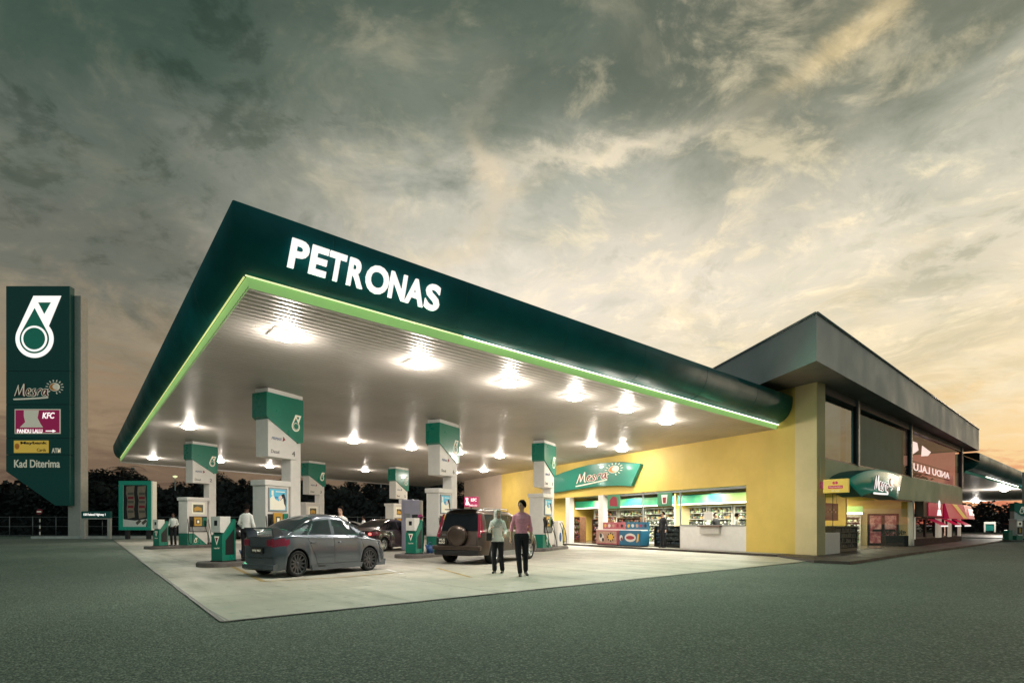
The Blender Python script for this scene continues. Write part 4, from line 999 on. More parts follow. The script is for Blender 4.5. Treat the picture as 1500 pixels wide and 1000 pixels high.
# ================================================================== PUMP ISLANDS
FA = R(65); FD = Vector((math.cos(FA), math.sin(FA), 0)); FE = Vector((FD.y, -FD.x, 0))   # along the island; towards the visible fronts
def rrect(x0, x1, y0, y1, r, n=6):
    out = []
    for cx, cy, a in ((x1-r, y1-r, 0), (x0+r, y1-r, 90), (x0+r, y0+r, 180), (x1-r, y0+r, 270)):
        out += [(cx+r*math.cos(R(a+90*i/n)), cy+r*math.sin(R(a+90*i/n))) for i in range(n+1)]
    return out
xyz_ = lambda a, b, t: (a, b, t)
fr_y = lambda y: (lambda x, z, t: (x, y-t, z))          # a face that looks towards -y
def island(label, D_, px, L0=-2.45, L1=1.75, group='kerbed pump islands'):
    c = GD(px, D_); t = thing('pump_island', label, 'island', c, FA, group)
    b = MB(); pl = rrect(L0, L1, -.62, .62, .55, 8)
    n = len(pl); ins = rrect(L0+.03, L1-.03, -.59, .59, .52, 8)
    b.add([(x, y, 0) for x, y in pl]+[(x, y, .12) for x, y in pl]+[(x, y, .15) for x, y in ins], [(i, (i+1) % n, (i+1) % n+n, i+n) for i in range(n)]+[(i+n, (i+1) % n+n, (i+1) % n+2*n, i+2*n) for i in range(n)])
    b.build('kerb', 'kerb_grey', t)
    b = MB(); b.add([(x, y, .151) for x, y in ins], [tuple(range(n))]); b.build('top_slab', 'kerb_grey', t)
    return c
def dispenser(label, c, kind, sc=1.0):
    """kind 'tall': white cabinet with a lit poster; 'small': framed screen above two nozzle bays"""
    t = thing('fuel_dispenser', label, 'fuel dispenser', c+Vector((0, 0, .151)), FA, 'fuel dispensers'); t.scale = (sc, sc, 1)
    H_ = 2.50; w_, d_ = .57, .34
    b = MB(); b.box(-w_, w_, -d_, d_, 0, .62, 0); b.box(-w_, w_, -d_, d_, .62, H_-.18, 1); b.build('cabinet', ['green', 'white'], t)
    b = MB(); b.box(-w_-.07, w_+.07, -d_-.06, d_+.06, H_-.18, H_, bev=.02); b.build('top_cap', 'white', t)
    f = fr_y(-d_)
    b = MB(); b.prism([(-w_+.02, .62), (-w_+.35, .619), (w_-.05, .02), (w_-.002, .02), (w_-.002, .62)] if True else [], f, .003, .010, 0); b.build('lower_panel', 'white', t)
    b = MB(); drop_logo(b, f, -.2, .12, .26, 0, 1, .004, .012); b.build('emblem', ['cream_letter', 'green'], t)
    if kind == 'tall':
        b = MB(); b.prism([(-w_+.12, 1.50), (w_-.12, 1.50), (w_-.12, H_-.24), (-w_+.12, H_-.24)], f, .003, .045); b.build('poster_frame', 'grey_metal', t)
        b = MB(); f2 = fr_y(-d_-.046)
        X0, X1, Z0, Z1 = -w_+.16, w_-.16, 1.54, H_-.28; q = lambda u, v: (X0+(X1-X0)*u, Z0+(Z1-Z0)*v)
        b.prism([q(0, 0), q(1, 0), q(1, 1), q(0, 1)], f2, 0, .004, 0)
        b.prism([q(.02, .02), q(.02, .55), q(.2, .72), q(.34, .5), (q(.55, .42)), q(.62, .6), q(.8, .55), q(.93, .2), q(.9, .02)], f2, .004, .007, 1)
        b.prism([q(.62, .45), q(.7, .75), q(.86, .8), q(.97, .5), q(.95, .15), q(.84, .35), q(.8, .62)], f2, .007, .010, 2)
        b.prism([q(.5, .55), q(.66, .5), q(.74, .62), q(.66, .72), q(.54, .66)], f2, .010, .013, 3)
        b.prism([q(.3, .55), q(.5, .57), q(.5, .64), q(.3, .66)], f2, .007, .010, 4)
        b.prism([q(.1, .70), q(.22, .70), q(.22, .93), q(.1, .93)], f2, .004, .007, 1)
        b.prism([q(.35, .86), q(.9, .86), q(.9, .90), q(.35, .90)], f2, .004, .007, 1)
        b.build('poster', ['sky_poster', 'cream_letter', 'black', 'skin_poster', 'blue_sign'], t)
        y0 = 1.42
    else:
        b = MB(); b.prism([(-.36, 1.62), (.40, 1.62), (.40, 2.22), (-.36, 2.22)], f, .003, .03, 0); b.prism([(-.26, 1.72), (.30, 1.72), (.30, 2.12), (-.26, 2.12)], f, .031, .036, 1)
        b.prism([(-.2, 1.76), (.02, 1.8), (.22, 1.78), (.2, 1.95), (-.05, 2.02), (-.22, 1.94)], f, .036, .04, 2)
        b.build('price_screen', ['cream_letter', 'screen', 'yellow_plastic'], t)
        y0 = 1.50
    b = MB(); b.prism([(-w_+.10, .68), (w_-.04, .68), (w_-.04, y0), (-w_+.10, y0)], f, .003, .02, 0); b.prism([(-w_+.12, .72), (w_-.06, .72), (w_-.06, .95), (-w_+.12, .95)], f, .02, .05, 1); b.build('nozzle_bay', ['black', 'grey_metal'], t)
    b = MB(); b.prism([(-.22, 1.0), (.22, 1.0), (.22, 1.46), (-.22, 1.46)], f, .021, .05, 0); b.prism([(-.11, 1.10), (.11, 1.10), (.11, 1.34), (-.11, 1.34)], f, .051, .056, 1); b.prism([(-.06, 1.15), (.06, 1.15), (.06, 1.29), (-.06, 1.29)], f, .057, .06, 2); b.build('card_panel', ['yellow_plastic', 'screen', 'cream_letter'], t)
    b = MB(); b.prism([(.27, .98), (.50, .98), (.50, 1.44), (.27, 1.44)], f, .021, .04); b.build('green_panel', 'green', t)
    for xx, mm in ((-.33, 'black'), (.40, 'black')):
        b = MB(); yy = -d_-.06
        b.tube([(xx, yy, 1.30), (xx, yy-.03, 1.16), (xx, yy-.01, .98)], [.035, .045, .03], 8); b.tube([(xx, yy-.04, 1.28), (xx, yy-.12, 1.18), (xx, yy-.07, 1.04)], .012, 6)
        nz_ = b.build('nozzle', mm, t)
        b = MB(); sgn = 1 if xx > 0 else -1
        b.tube([(xx, yy, .98), (xx+sgn*.03, yy-.10, .7), (xx+sgn*.10, yy-.18, .35), (xx+sgn*.14, yy-.20, .12), (xx+sgn*.20, yy-.19, .04), (xx+sgn*.28, yy-.16, .10), (xx+sgn*.30, yy-.10, .40), (xx+sgn*.24, yy-.03, .9), (xx+sgn*.22, yy+.05, 1.35)], .016, 6); b.build('hose', 'rubber', t)
    return t
def column(label, c, num, L_=1.08):
    """white column with its green and white header sign; local x along the island"""
    zt = (soff_at_xy(c.x, c.y)); t = thing('canopy_column', label, 'column', c+Vector((0, 0, .151)), FA, 'canopy columns with header signs'); zz = zt-.151-.0
    b = MB(); b.box(-.22, .22, -.22, .22, .1, zz+.03, bev=.03); b.build('shaft', 'white', t)
    b = MB(); b.box(-.27, .27, -.27, .27, 0, .1); b.build('base', 'kerb_grey', t)
    L0 = -L_-.22; hd = 2.15; y0 = -.27
    b = MB(); pl = [(L0+.06, zz-hd), (-.02, zz-hd), (.225, zz-hd+.55), (.225, zz-.1), (L0+.06, zz-.1)]
    f = lambda x, z, tt: (x, tt, z)
    b.prism([(L0+.10, zz-hd), (-.02, zz-hd), (-.02, zz-.02), (L0+.10, zz-.02)], f, y0, -y0); hb = b.build('header_box', 'white', t)
    b = MB(); b.box(L0+.08, .24, y0-.01, -y0+.01, zz-.10, zz+.02); b.build('header_cap', 'white', t)
    b = MB(); gp = [(L0, zz-.13), (.232, zz-.13), (.232, zz-1.55), (.03, zz-1.60), (L0+.12, zz-.98), (L0, zz-.90)]
    b.prism(gp, f, y0-.05, -y0+.05); b.build('green_shell', 'green', t)
    b = MB(); drop_logo(b, fr_y(y0-.05), -.28, zz-1.22, .56, 0, 1, .01, .0); b.build('emblem', ['cream_letter', 'green'], t)
    b = MB(); text_into(b, 'Diesel', fr_y(y0), L0+.22, zz-hd+.12, .32, .11, .004, t0=.002, mi=0); text_into(b, num, fr_y(y0), -.22, zz-hd+.10, .13, .17, .004, t0=.002, mi=0)
    text_into(b, 'PRIMAX', fr_y(y0), L0+.24, zz-hd+.55, .42, .09, .004, t0=.002, mi=2, shear=.3); b.prism([(L0+.68, zz-hd+.53), (L0+.80, zz-hd+.60), (L0+.72, zz-hd+.70), (L0+.70, zz-hd+.62)], fr_y(y0), .002, .006, 1)
    b.build('lettering', ['dark_metal', 'red_dull', 'blue_plastic'], t)
    return t
def soff_at_xy(x, y):
    # height of the soffit plane over a point
    return A.z-((x-A.x)*NS.x+(y-A.y)*NS.y)/NS.z
def station(label, c, front=True):
    t = thing('forecourt_service_unit', label, 'service unit', c+Vector((0, 0, .151)), FA+R(4), 'green service units'); t.scale = (.8, .74, 1.0)
    f = lambda x, z, tt: (x, tt, z)
    b = MB(); b.prism([(-.30, .03), (.30, .03), (.30, 1.22), (.22, 1.25), (-.24, .80), (-.30, .78)], f, -.29, .29); b.build('housing', 'green', t)
    b = MB(); b.prism([(-.36, .86), (-.20, .84), (.10, 1.15), (.10, 1.32), (-.36, 1.32)], f, -.24, .24); b.build('towel_box', 'white', t)
    b = MB(); b.box(-.33, .33, -.31, .31, 0, .03); b.build('foot', 'black', t)
    b = MB(); b.prism([(-.16, .2), (.22, .2), (.22, .95), (-.16, .62)], fr_y(-.29), .002, .01); b.build('recess', 'black', t)
    # end face towards the viewer: small triangle sign and words
    g_ = lambda y, z, tt: (-.30-tt, -y, z)
    b = MB(); b.prism([(-.13, .74), (.13, .74), (0, .48)], g_, .002, .006, 0); b.prism([(-.07, .70), (.07, .70), (0, .56)], g_, .007, .010, 1); text_into(b, 'Layan Diri', g_, -.14, .36, .28, .06, .004, t0=.002, mi=0); b.build('triangle_sign', ['cream_letter', 'red_dull'], t)
    b = MB(); b.prism([(-.06, 1.05), (.10, 1.05), (.10, 1.20), (-.06, 1.20)], lambda y, z, tt: (-.36-tt, -y, z), .002, .008); b.build('towel_slot', 'black', t)
    return t
def bucket(label, c):
    t = thing('watering_can', label, 'watering can', c+Vector((0, 0, .151)), FA, 'blue watering cans on the islands')
    b = MB(); b.lathe([(0, 0), (.12, 0), (.145, .30), (.13, .30), (.11, .03), (0, .03)], 18); b.build('body', 'blue_plastic', t)
    b = MB(); b.tube([(-.13, 0, .28), (-.08, 0, .40), (.06, 0, .41), (.14, 0, .28)], .012, 6); b.build('handle', 'blue_plastic', t)
    b = MB(); b.tube([(-.12, 0, .06), (-.22, 0, .18), (-.28, 0, .33)], [.025, .02, .028], 8); b.build('spout', 'blue_plastic', t)
spec = [  # label bits, px, D, kind, number, station?, can?
 ('at the far left, by the poster board', 283, 30.0, 'small', '2', True, False),
 ('nearest the camera, behind the grey saloon', 397, 18.4, 'tall', '4', True, True),
 ('small and far, behind the nearest one', 452, 37, 'small', '3', False, False),
 ('small and far, behind the dark red car', 578, 39, 'small', '5', False, False),
 ('in the middle, left of the bronze off-roader', 643, 22.6, 'tall', '6', True, True),
 ('on the right, just in front of the arched shop sign', 792, 26.6, 'tall', '8', False, False)]
for lab, px, D_, kind, num, st, can in spec:
    c = island('grey kerbed pump island '+lab, D_, px, L0=-2.45 if st else -1.4, L1=1.6 if px != 792 else 2.6)
    dispenser('white and green fuel dispenser '+lab, c, kind, .82 if px in (397, 643) else 1)
    column('white canopy column with green header '+lab, c+FD*(.84 if px in (397, 643) else .98), num)
    if st: station('green and white service unit on the island '+lab, c-FD*1.78+FE*.05)
    if can: bucket('blue watering can on the island '+lab, c-FD*1.20+FE*.36)
# side cabinet with a spare hose reel on the right-hand island
c6 = GD(792, 26.6); t = thing('air_water_unit', 'low white air and water unit with a green edge right of the rightmost dispenser', 'air unit', c6+FD*2.0+Vector((0, 0, .151)), FA)
b = MB(); b.box(-.35, .35, -.25, .25, 0, 1.25, bev=.02); b.build('cabinet', 'white', t); b = MB(); b.box(.352, .42, -.27, .27, .15, .95); b.build('edge_panel', 'green', t)
b = MB(); b.prism(oval(-.02, .45, .12, .22), fr_y(-.25), .003, .03); b.build('bottle', 'blue_plastic', t)
b = MB(); b.tube([(-.2, -.30, 1.15), (-.28, -.45, .8), (-.3, -.5, .35), (-.15, -.5, .04), (.15, -.5, .02), (.28, -.48, .35), (.22, -.42, .8), (.05, -.3, 1.2)], .018, 6); b.build('hose', 'rubber', t)
# lilac cabinet between the islands
t = thing('payment_cabinet', 'pale lilac payment cabinet behind the middle service unit', 'cabinet', GD(604, 27.5), R(8))
mat('lilac', (.52, .50, .66), .4, var=.06)
b = MB(); b.box(-.50, .34, -.4, .4, 0, 2.42, bev=.03); b.build('cabinet', 'lilac', t); b = MB(); b.box(-.34, -.10, -.43, -.401, 1.45, 1.75); b.build('keypad', 'grey_metal', t); b = MB(); b.box(.0, .28, -.42, -.401, 1.35, 1.7); b.build('slot_panel', 'black', t)
b = MB(); b.box(.345, .50, -.38, .4, 0, 2.38, bev=.02); b.build('side_panel', 'offwhite', t)

# ================================================================== VEHICLES
def lerp(x, pts): 
    xs, ys = zip(*pts); return float(np.interp(x, xs, ys))
def smooth_lerp(x, pts, r=.10):
    return sum(lerp(x+o, pts) for o in (-r, -r/2, 0, r/2, r))/5
mat('paint_grey', (.13, .15, .185), .22, metal=.55, coat=.7)
mat('paint_bronze', (.075, .052, .040), .32, metal=.5, coat=.4)
mat('paint_darkred', (.035, .010, .012), .25, metal=.2, coat=.8)
mat('paint_plum', (.035, .030, .034), .35, metal=.4, coat=.3)
mat('car_glass', (.020, .030, .034), .06, spec=.45)
mat('car_glass_dark', (.005, .006, .008), .08, spec=.3)
mat('tail_red', (.22, .006, .03), .2, em=(.5, .01, .06), ems=.03, coat=.8)
mat('tail_lit', (.9, .2, .15), .3, em=(1, .12, .10), ems=3)
mat('alloy', (.55, .56, .58), .28, metal=.85)
mat('alloy_dark', (.10, .10, .11), .35, metal=.7)
mat('plate_black', (.01, .01, .01), .4)
def wheel(parent, x, y, r, side, wdt=.21, spokes=10, rim='alloy', rr=.72):
    c = Matrix.Translation((x, y, r)) @ Matrix.Rotation(R(90)*side*-1, 4, 'X')
    # local z points outwards
    b = MB(); h = wdt/2
    b.lathe([(r*rr, -h), (r*.93, -h), (r, -h*.6), (r, h*.6), (r*.93, h), (r*rr+.005, h*.98), (r*rr-.005, h*.7), (r*rr-.01, -h)], 32, M4=c); tw = b.build('wheel', 'rubber', parent)
    b = MB(); R1 = r*rr
    b.lathe([(R1, h*.95), (R1*.93, h*.99), (R1*.90, h*.8), (R1*.88, -h*.2)], 32, M4=c)
    for k in range(spokes):
        a = 2*math.pi*k/spokes; ca, sa = math.cos(a), math.sin(a); px_, py_ = -sa, ca; w0, w1 = (.028, .018) if spokes > 6 else (.05, .045)
        v = []
        for rad, ww, zz in ((R1*.16, w0, h*.55), (R1*.92, w1, h*.86)):
            for s_ in (-1, 1): v += [(ca*rad+px_*ww*s_/1, sa*rad+py_*ww*s_/1, zz), (ca*rad+px_*ww*s_, sa*rad+py_*ww*s_, zz-.03)]
        b.add(v, [(0, 2, 6, 4), (0, 4, 5, 1), (2, 3, 7, 6), (1, 5, 7, 3)], 0, False, c)
    b.lathe([(0, h*.72), (R1*.14, h*.70), (R1*.20, h*.55), (R1*.2, h*.3)], 16, M4=c)
    b.build('rim', rim, tw)
    b = MB(); b.lathe([(0, -h*.1), (R1*.88, -h*.1)], 24, M4=c); b.build('brake_disc', 'black', tw)
    return tw
def car(name, label, loc, rz, sp):
    t = thing(name, label, sp.get('cat', 'car'), loc, rz, None)
    L, Wd, wb = sp['L'], sp['W'], sp['wb']; hl = L/2; rw = sp['rw']; xr = sp['xr']; xf = xr+wb; AR = rw+sp.get('gap', .05)
    zb = lambda x: smooth_lerp(x, sp['belt']); zr_ = lambda x: smooth_lerp(x, sp['roof'], .07)
    zlow = sp['zl']
    xs = sorted(set([round(-hl+i*.04, 4) for i in range(int(L/.04)+1)]+[hl]))
    NB, NG = 12, 9; sl = sp.get('rslope', 0)
    def pw(x):
        e = min(x+hl, hl-x); rr_, rk_ = sp.get('rnd', (.42, .16)); f = 1.0
        if e < rr_: f = 1-rk_*(1-math.sqrt(max(0, 1-((rr_-e)/rr_)**2)))-(.05*((rr_-e)/rr_)**4)
        return f-.03*max(0, (x-hl*.2)/hl)
    def arch(x):
        z = zlow+(.04 if abs(x) > hl-.5 else 0)
        for xw in (xr, xf):
            d = abs(x-xw)
            if d < AR: z = max(z, rw+math.sqrt(AR*AR-d*d)*1.0)
        return z
    def xo(x, z):
        k = max(0, 1-(x+hl)/.6); k2 = max(0, 1-(hl-x)/.5)
        return x+sl*k*max(0, z-.55)+(-.10*k2*max(0, z-.5))-(.06*k2*max(0, .45-z))+(.05*k*max(0, .45-z))
    def bul(f):  # side section: 0 sill .. 1 belt
        return .955+.045*math.sin(math.pi*min(1, (f*.9+.08)))**.7-.02*max(0, f-.8)*5*.4
    rings = []
    for x in xs:
        w_ = Wd/2*pw(x); za = arch(x); b_ = zb(x); r_ = max(zr_(x), b_); hg = r_-b_
        pts = [(0, zlow+.02), (w_*.62, zlow+.02), (w_*.66, max(za-.01, zlow+.02)), (w_*.94, za)]
        for j in range(NB+1):
            f = j/NB; z = za+(b_-.05-za)*f; ff = (z-zlow)/(b_-.05-zlow)
            flare = .022*max(0, 1-abs(min(abs(x-xr), abs(x-xf))-AR)/.12)*(1-min(1, abs(z-(rw+AR*.6))/.5)) if z < b_-.1 else 0
            pts.append((w_*bul(ff)+flare, z))
        pts.append((w_*.955, b_-.015)); pts.append((w_*.915, b_))
        th = sp.get('tumble', .78); wt_ = w_*.915*(1-(1-th)*min(1, hg/.42))
        for j in range(1, NG+1):
            f = j/NG; pts.append((w_*.905+(wt_-w_*.905)*(f**1.15), b_+hg*.90*f+.004*f))
        rc = .028 if hg < .1 else .045
        pts += [(wt_*.94, b_+hg*.965+rc*.2), (wt_*.82, b_+hg+rc*.35), (wt_*.5, b_+hg+rc*.8), (0, b_+hg+rc)]
        rings.append([(xo(x, z), y, z) for y, z in pts])
    n = len(rings[0]); iB = 4+NB; iG0 = iB+3
    groups = {'body': MB(), 'glass': MB(), 'ws': MB(), 'rw': MB(), 'trim': MB(), 'tail': MB(), 'lamp': MB()}
    for side in (1, -1):
        sel = {}
        for i in range(len(xs)-1):
            xm = (xs[i]+xs[i+1])/2; bz = zb(xm); rz_ = zr_(xm); hg = rz_-bz
            for j in range(n-1):
                a, b1, c1, d1 = rings[i][j], rings[i+1][j], rings[i+1][j+1], rings[i][j+1]
                zc = (a[2]+b1[2]+c1[2]+d1[2])/4; g_ = 'body'
                if j < 3: g_ = 'trim'
                elif iG0-1 <= j < iG0+NG-2 and hg > .10:
                    f = (zc-bz)/max(hg, .01)
                    for (q0, q1, q2, q3) in sp['side_win']:   # x at bottom rear, bottom front, top front, top rear
                        lo = q0+(q3-q0)*f; hi = q1+(q2-q1)*f
                        if lo < xm < hi and .06 < f < .86: g_ = 'glass'
                    if 'wedge' in sp: pass
                if j >= iG0+NG-3:
                    if sp['ws'][0] < xm < sp['ws'][1]: g_ = 'ws'
                    if sp['rwin'][0] < xm < sp['rwin'][1]: g_ = 'rw'
                if 'side_tail' in sp and g_ == 'body':
                    q = sp['side_tail']
                    if xm < q[0] and q[1]+(xm+hl)*.25 < zc < q[2] and j > 4: g_ = 'tail'
                if 'pillar_tail' in sp and xm < sp['pillar_tail'][0] and sp['pillar_tail'][1] < zc < sp['pillar_tail'][2] and iB-2 <= j <= iG0+NG and g_ in ('body',): g_ = 'tail'
                if 'head' in sp and g_ == 'body' and xm > sp['head'][0] and sp['head'][1] < zc < sp['head'][2]: g_ = 'lamp'
                m_ = lambda p: (p[0], p[1]*side, p[2])
                q4 = [m_(a), m_(b1), m_(c1), m_(d1)]
                groups[g_].add(q4, [(0, 1, 2, 3)] if side == 1 else [(3, 2, 1, 0)], 0, True)
    for rg in (rings[0], rings[-1]):
        full = [(p[0], p[1], p[2]) for p in rg]+[(p[0], -p[1], p[2]) for p in rg[::-1][1:-1]]
        groups['body'].add(full, [tuple(range(len(full)))])
    body = groups['body'].build('body', sp['paint'], t)
    for k, nm, mm in (('glass', 'side_window', sp['gl']), ('ws', 'windscreen', sp['gl']), ('rw', 'rear_window', sp['gl_r']), ('trim', 'underside', 'black'), ('tail', 'tail_light', sp.get('tail_m', 'tail_red')), ('lamp', 'headlight', 'alloy')):
        if groups[k].f:
            if k in ('glass', 'tail', 'lamp'):      # one part for each side of the car
                for s_ in (1, -1):
                    q = MB(); src = groups[k]
                    for f_ in src.f:
                        if sum(src.v[i][1] for i in f_)*s_ > 0: q.add([src.v[i] for i in f_], [(0, 1, 2, 3)], 0, True)
                    if q.f: q.build(nm, mm, t)
            else: groups[k].build(nm, mm, t)
    for s_ in (1, -1):
        for xw in (xr, xf): wheel(t, xw, s_*(Wd/2-.125), rw, s_, spokes=sp.get('spokes', 10), rim=sp.get('rim', 'alloy'), rr=sp.get('rr', .74), wdt=.22)
        ms = MB(); mx_ = sp['mirror']; ms.ell((mx_[0], s_*(Wd/2+.09), mx_[1]), (.07, .11, .075), 12, 8); ms.tube([(mx_[0]+.02, s_*(Wd/2-.1), mx_[1]-.05), (mx_[0], s_*(Wd/2+.05), mx_[1]-.02)], .025, 6); ms.build('wing_mirror', sp['paint'], t)
    # shut lines, handles, rub strip
    sl_ = MB()
    def yside(x, z):
        i = min(range(len(xs)), key=lambda k: abs(xs[k]-x)); rg = rings[i][4:iB+2]
        return float(np.interp(z, [p[2] for p in rg], [p[1] for p in rg]))
    for s_ in (1, -1):
        for line in sp['shut']:
            pts = []
            for (x0, z0_), (x1, z1_) in zip(line, line[1:]):
                for k in range(7):
                    x = x0+(x1-x0)*k/6; z = z0_+(z1_-z0_)*k/6; pts.append((x, s_*(yside(x, z)+.001), z))
            sl_.tube(pts, .005, 4)
    sl_.build('door_gap', 'black', t)
    for s_ in (1, -1):
        for hx, hz in sp['handles']:
            h_ = MB(); y = yside(hx, hz); h_.tube([(hx-.08, s_*(y+.005), hz), (hx-.05, s_*(y+.03), hz), (hx+.05, s_*(y+.03), hz), (hx+.08, s_*(y+.005), hz)], .013, 6); h_.build('door_handle', sp['paint'], t)
    t['yside'] = 0; del t['yside']
    return t, rings, yside, xo
# --- grey saloon
sp = dict(L=3.98, W=1.70, rnd=(.60, .26), wb=2.55, xr=-1.34, rw=.315, zl=.17, paint='paint_grey', gl='car_glass', gl_r='car_glass', tumble=.76,
 belt=[(-2.0, .90), (-1.92, .955), (-1.6, .985), (-1.0, .955), (.2, .925), (1.0, .91), (1.4, .87), (1.75, .78), (1.9, .68), (2.0, .56)],
 roof=[(-2.0, .0), (-1.66, .97), (-1.52, 1.05), (-1.0, 1.32), (-.55, 1.435), (-.1, 1.465), (.3, 1.43), (.62, 1.31), (1.2, .94), (1.35, .8)],
 ws=(.50, 1.16), rwin=(-1.48, -.72), side_win=[(-1.28, -1.02, -.70, -.72), (-.98, -.18, -.20, -.66), (-.08, .98, .42, -.10)],
 side_tail=(-1.58, .68, .90), head=(1.66, .60, .72), mirror=(.78, .98), spokes=12, rim='alloy_dark', rr=.78,
 shut=[[(-.13, .93), (-.13, .28)], [(-1.02, .93), (-.93, .72), (-.78, .45), (-.72, .28)], [(.88, .88), (.98, .60), (.96, .28)], [(-.72, .29), (.96, .29)]], handles=[(-.86, .80), (.08, .79)])
CH = R(56); ch = Vector((math.cos(CH), math.sin(CH), 0)); cr = Vector((ch.y, -ch.x, 0))
rwp = GD(441, 13.35); KL, KW = .86, .88
pc = rwp-cr*.85*KW+ch*1.27*KL
sal, rings, ysd, xo_ = car('parked_saloon_car', 'grey saloon car with rear wing parked at the nearest pump island', pc, CH, sp); sal.scale = (KL, KW, 1); sal_main = set(sal.children)
b = MB()
for s_ in (1, -1): b.prism([(-2.16, .93), (-1.86, .97), (-1.90, 1.08), (-2.02, 1.155), (-2.20, 1.155)], lambda a, c_, tt, s_=s_: (a, s_*(.60+tt), c_), -.03, .02)
b.box(-2.24, -2.00, -.64, .64, 1.14, 1.17, bev=.008); b.build('rear_wing', 'paint_grey', sal)
b = MB(); b.box(-2.26, -2.195, -.26, .26, .56, .70, bev=.01); b.build('number_plate', 'plate_black', sal)
b = MB(); text_into(b, 'WNJ 9807', lambda x, z, tt: (-2.262-tt, -x, z), -.2, .59, .4, .07, .003); b.build('plate_characters', 'cream_letter', sal)
b = MB(); 
for s_ in (1, -1):
    b = MB(); b.box(-2.235, -2.17, min(s_*.40, s_*.64), max(s_*.40, s_*.64), .73, .895, bev=.02); b.build('tail_light', 'tail_red', sal)
b = MB(); b.tube([(-2.215, -.60, .925), (-2.222, -.38, .71), (-2.225, .38, .71), (-2.215, .60, .925)], .006, 4); b.tube([(-2.20, -.75, .47), (-2.225, -.4, .46), (-2.225, .4, .46), (-2.20, .75, .47)], .006, 4); b.build('boot_gap', 'black', sal)
b = MB(); b.prism([(-2.16, .16), (-2.24, .2), (-2.24, .30), (-2.16, .34), (-1.72, .30), (-1.72, .2)], lambda a, c_, tt: (a, tt, c_), -.72, .72); b.build('rear_skirt', 'paint_grey', sal)
for s_ in (1, -1):
    b = MB(); b.prism([(-.90, .14), (.86, .14), (.90, .26), (-.94, .27)], lambda a, c_, tt: (a, s_*(.80+tt), c_), 0, .06); b.build('side_skirt', 'paint_grey', sal)
    b = MB(); b.prism([(1.75, .14), (2.10, .14), (2.14, .30), (1.72, .30)], lambda a, c_, tt: (a, s_*(.66+tt), c_), 0, .12); b.build('front_skirt', 'paint_grey', sal)
    b = MB(); b.prism([(-.70, .21), (-.50, .21), (-.46, .25), (-.72, .25)], lambda a, c_, tt: (a, s_*(.861+tt), c_), 0, .005); b.build('side_vent', 'black', sal)
for ch_ in set(sal.children)-sal_main:
    if ch_.name.startswith('side'): pass
    elif ch_.name.startswith('front'): ch_.location.x = -.22
    else: ch_.location.x = .22
# --- dark red saloon
sp2 = dict(sp); sp2.update(paint='paint_darkred', gl='car_glass_dark', gl_r='car_glass_dark', tail_m='tail_red', rim='alloy', spokes=7, rr=.66)
pc2 = GD(567, 27.4)
r2_, *_ = car('parked_saloon_car', 'dark red saloon car with its brake lights on, behind the middle island', pc2, R(66), sp2)
for s_ in (1, -1):
    b = MB(); b.box(-2.015, -1.95, min(s_*.40, s_*.70), max(s_*.40, s_*.70), .70, .90, bev=.02); b.build('tail_light', 'tail_red', r2_)
    b = MB(); b.ell((-2.02, s_*.56, .80), (.015, .09, .06), 12, 8); b.build('brake_light', 'tail_lit', r2_)
b = MB(); b.box(-2.03, -1.97, -.26, .26, .58, .71, bev=.01); b.build('number_plate', 'plate_black', r2_)
b = MB(); text_into(b, 'WMF 5106', lambda x, z, tt: (-2.032-tt, -x, z), -.2, .61, .4, .07, .003); b.build('plate_characters', 'cream_letter', r2_)
# --- bronze off-roader with a spare wheel on its back door
sp3 = dict(L=4.20, W=1.80, wb=2.60, xr=-1.28, rw=.345, zl=.26, paint='paint_bronze', gl='car_glass', gl_r='car_glass_dark', tumble=.80, gap=.055, cat='off-road car', rslope=.28,
 belt=[(-2.1, 1.03), (-1.8, 1.06), (-.5, 1.05), (.9, 1.03), (1.2, 1.02), (1.75, .93), (1.98, .80), (2.1, .66)],
 roof=[(-2.1, 1.69), (-1.6, 1.70), (-.6, 1.71), (.1, 1.69), (.4, 1.62), (1.15, 1.08), (1.3, .9)],
 ws=(.32, 1.10), rwin=(9, 9), side_win=[(-1.75, -1.05, -1.05, -1.66), (-.97, -.12, -.12, -.97), (-.04, .95, .36, -.04)],
 pillar_tail=(-1.95, .98, 1.58), head=(1.78, .70, .84), mirror=(.82, 1.10), spokes=5, rim='alloy', rr=.66,
 shut=[[(-.08, 1.03), (-.08, .42)], [(-1.0, 1.03), (-.92, .75), (-.84, .42)], [(.95, 1.0), (1.0, .8), (.96, .42)], [(-.84, .42), (.96, .42)]], handles=[(-.86, .93), (.06, .92)])
SH = R(63); sh = Vector((math.cos(SH), math.sin(SH), 0)); sr = Vector((sh.y, -sh.x, 0))
cl_ = GD(638, 17.9); pc3 = cl_+sr*.86+sh*2.0
suv, rg3, ys3, xo3 = car('parked_offroad_car', 'bronze off-road car with a covered spare wheel on its back door', pc3, SH, sp3)
suv.scale = (1, 1, .98)
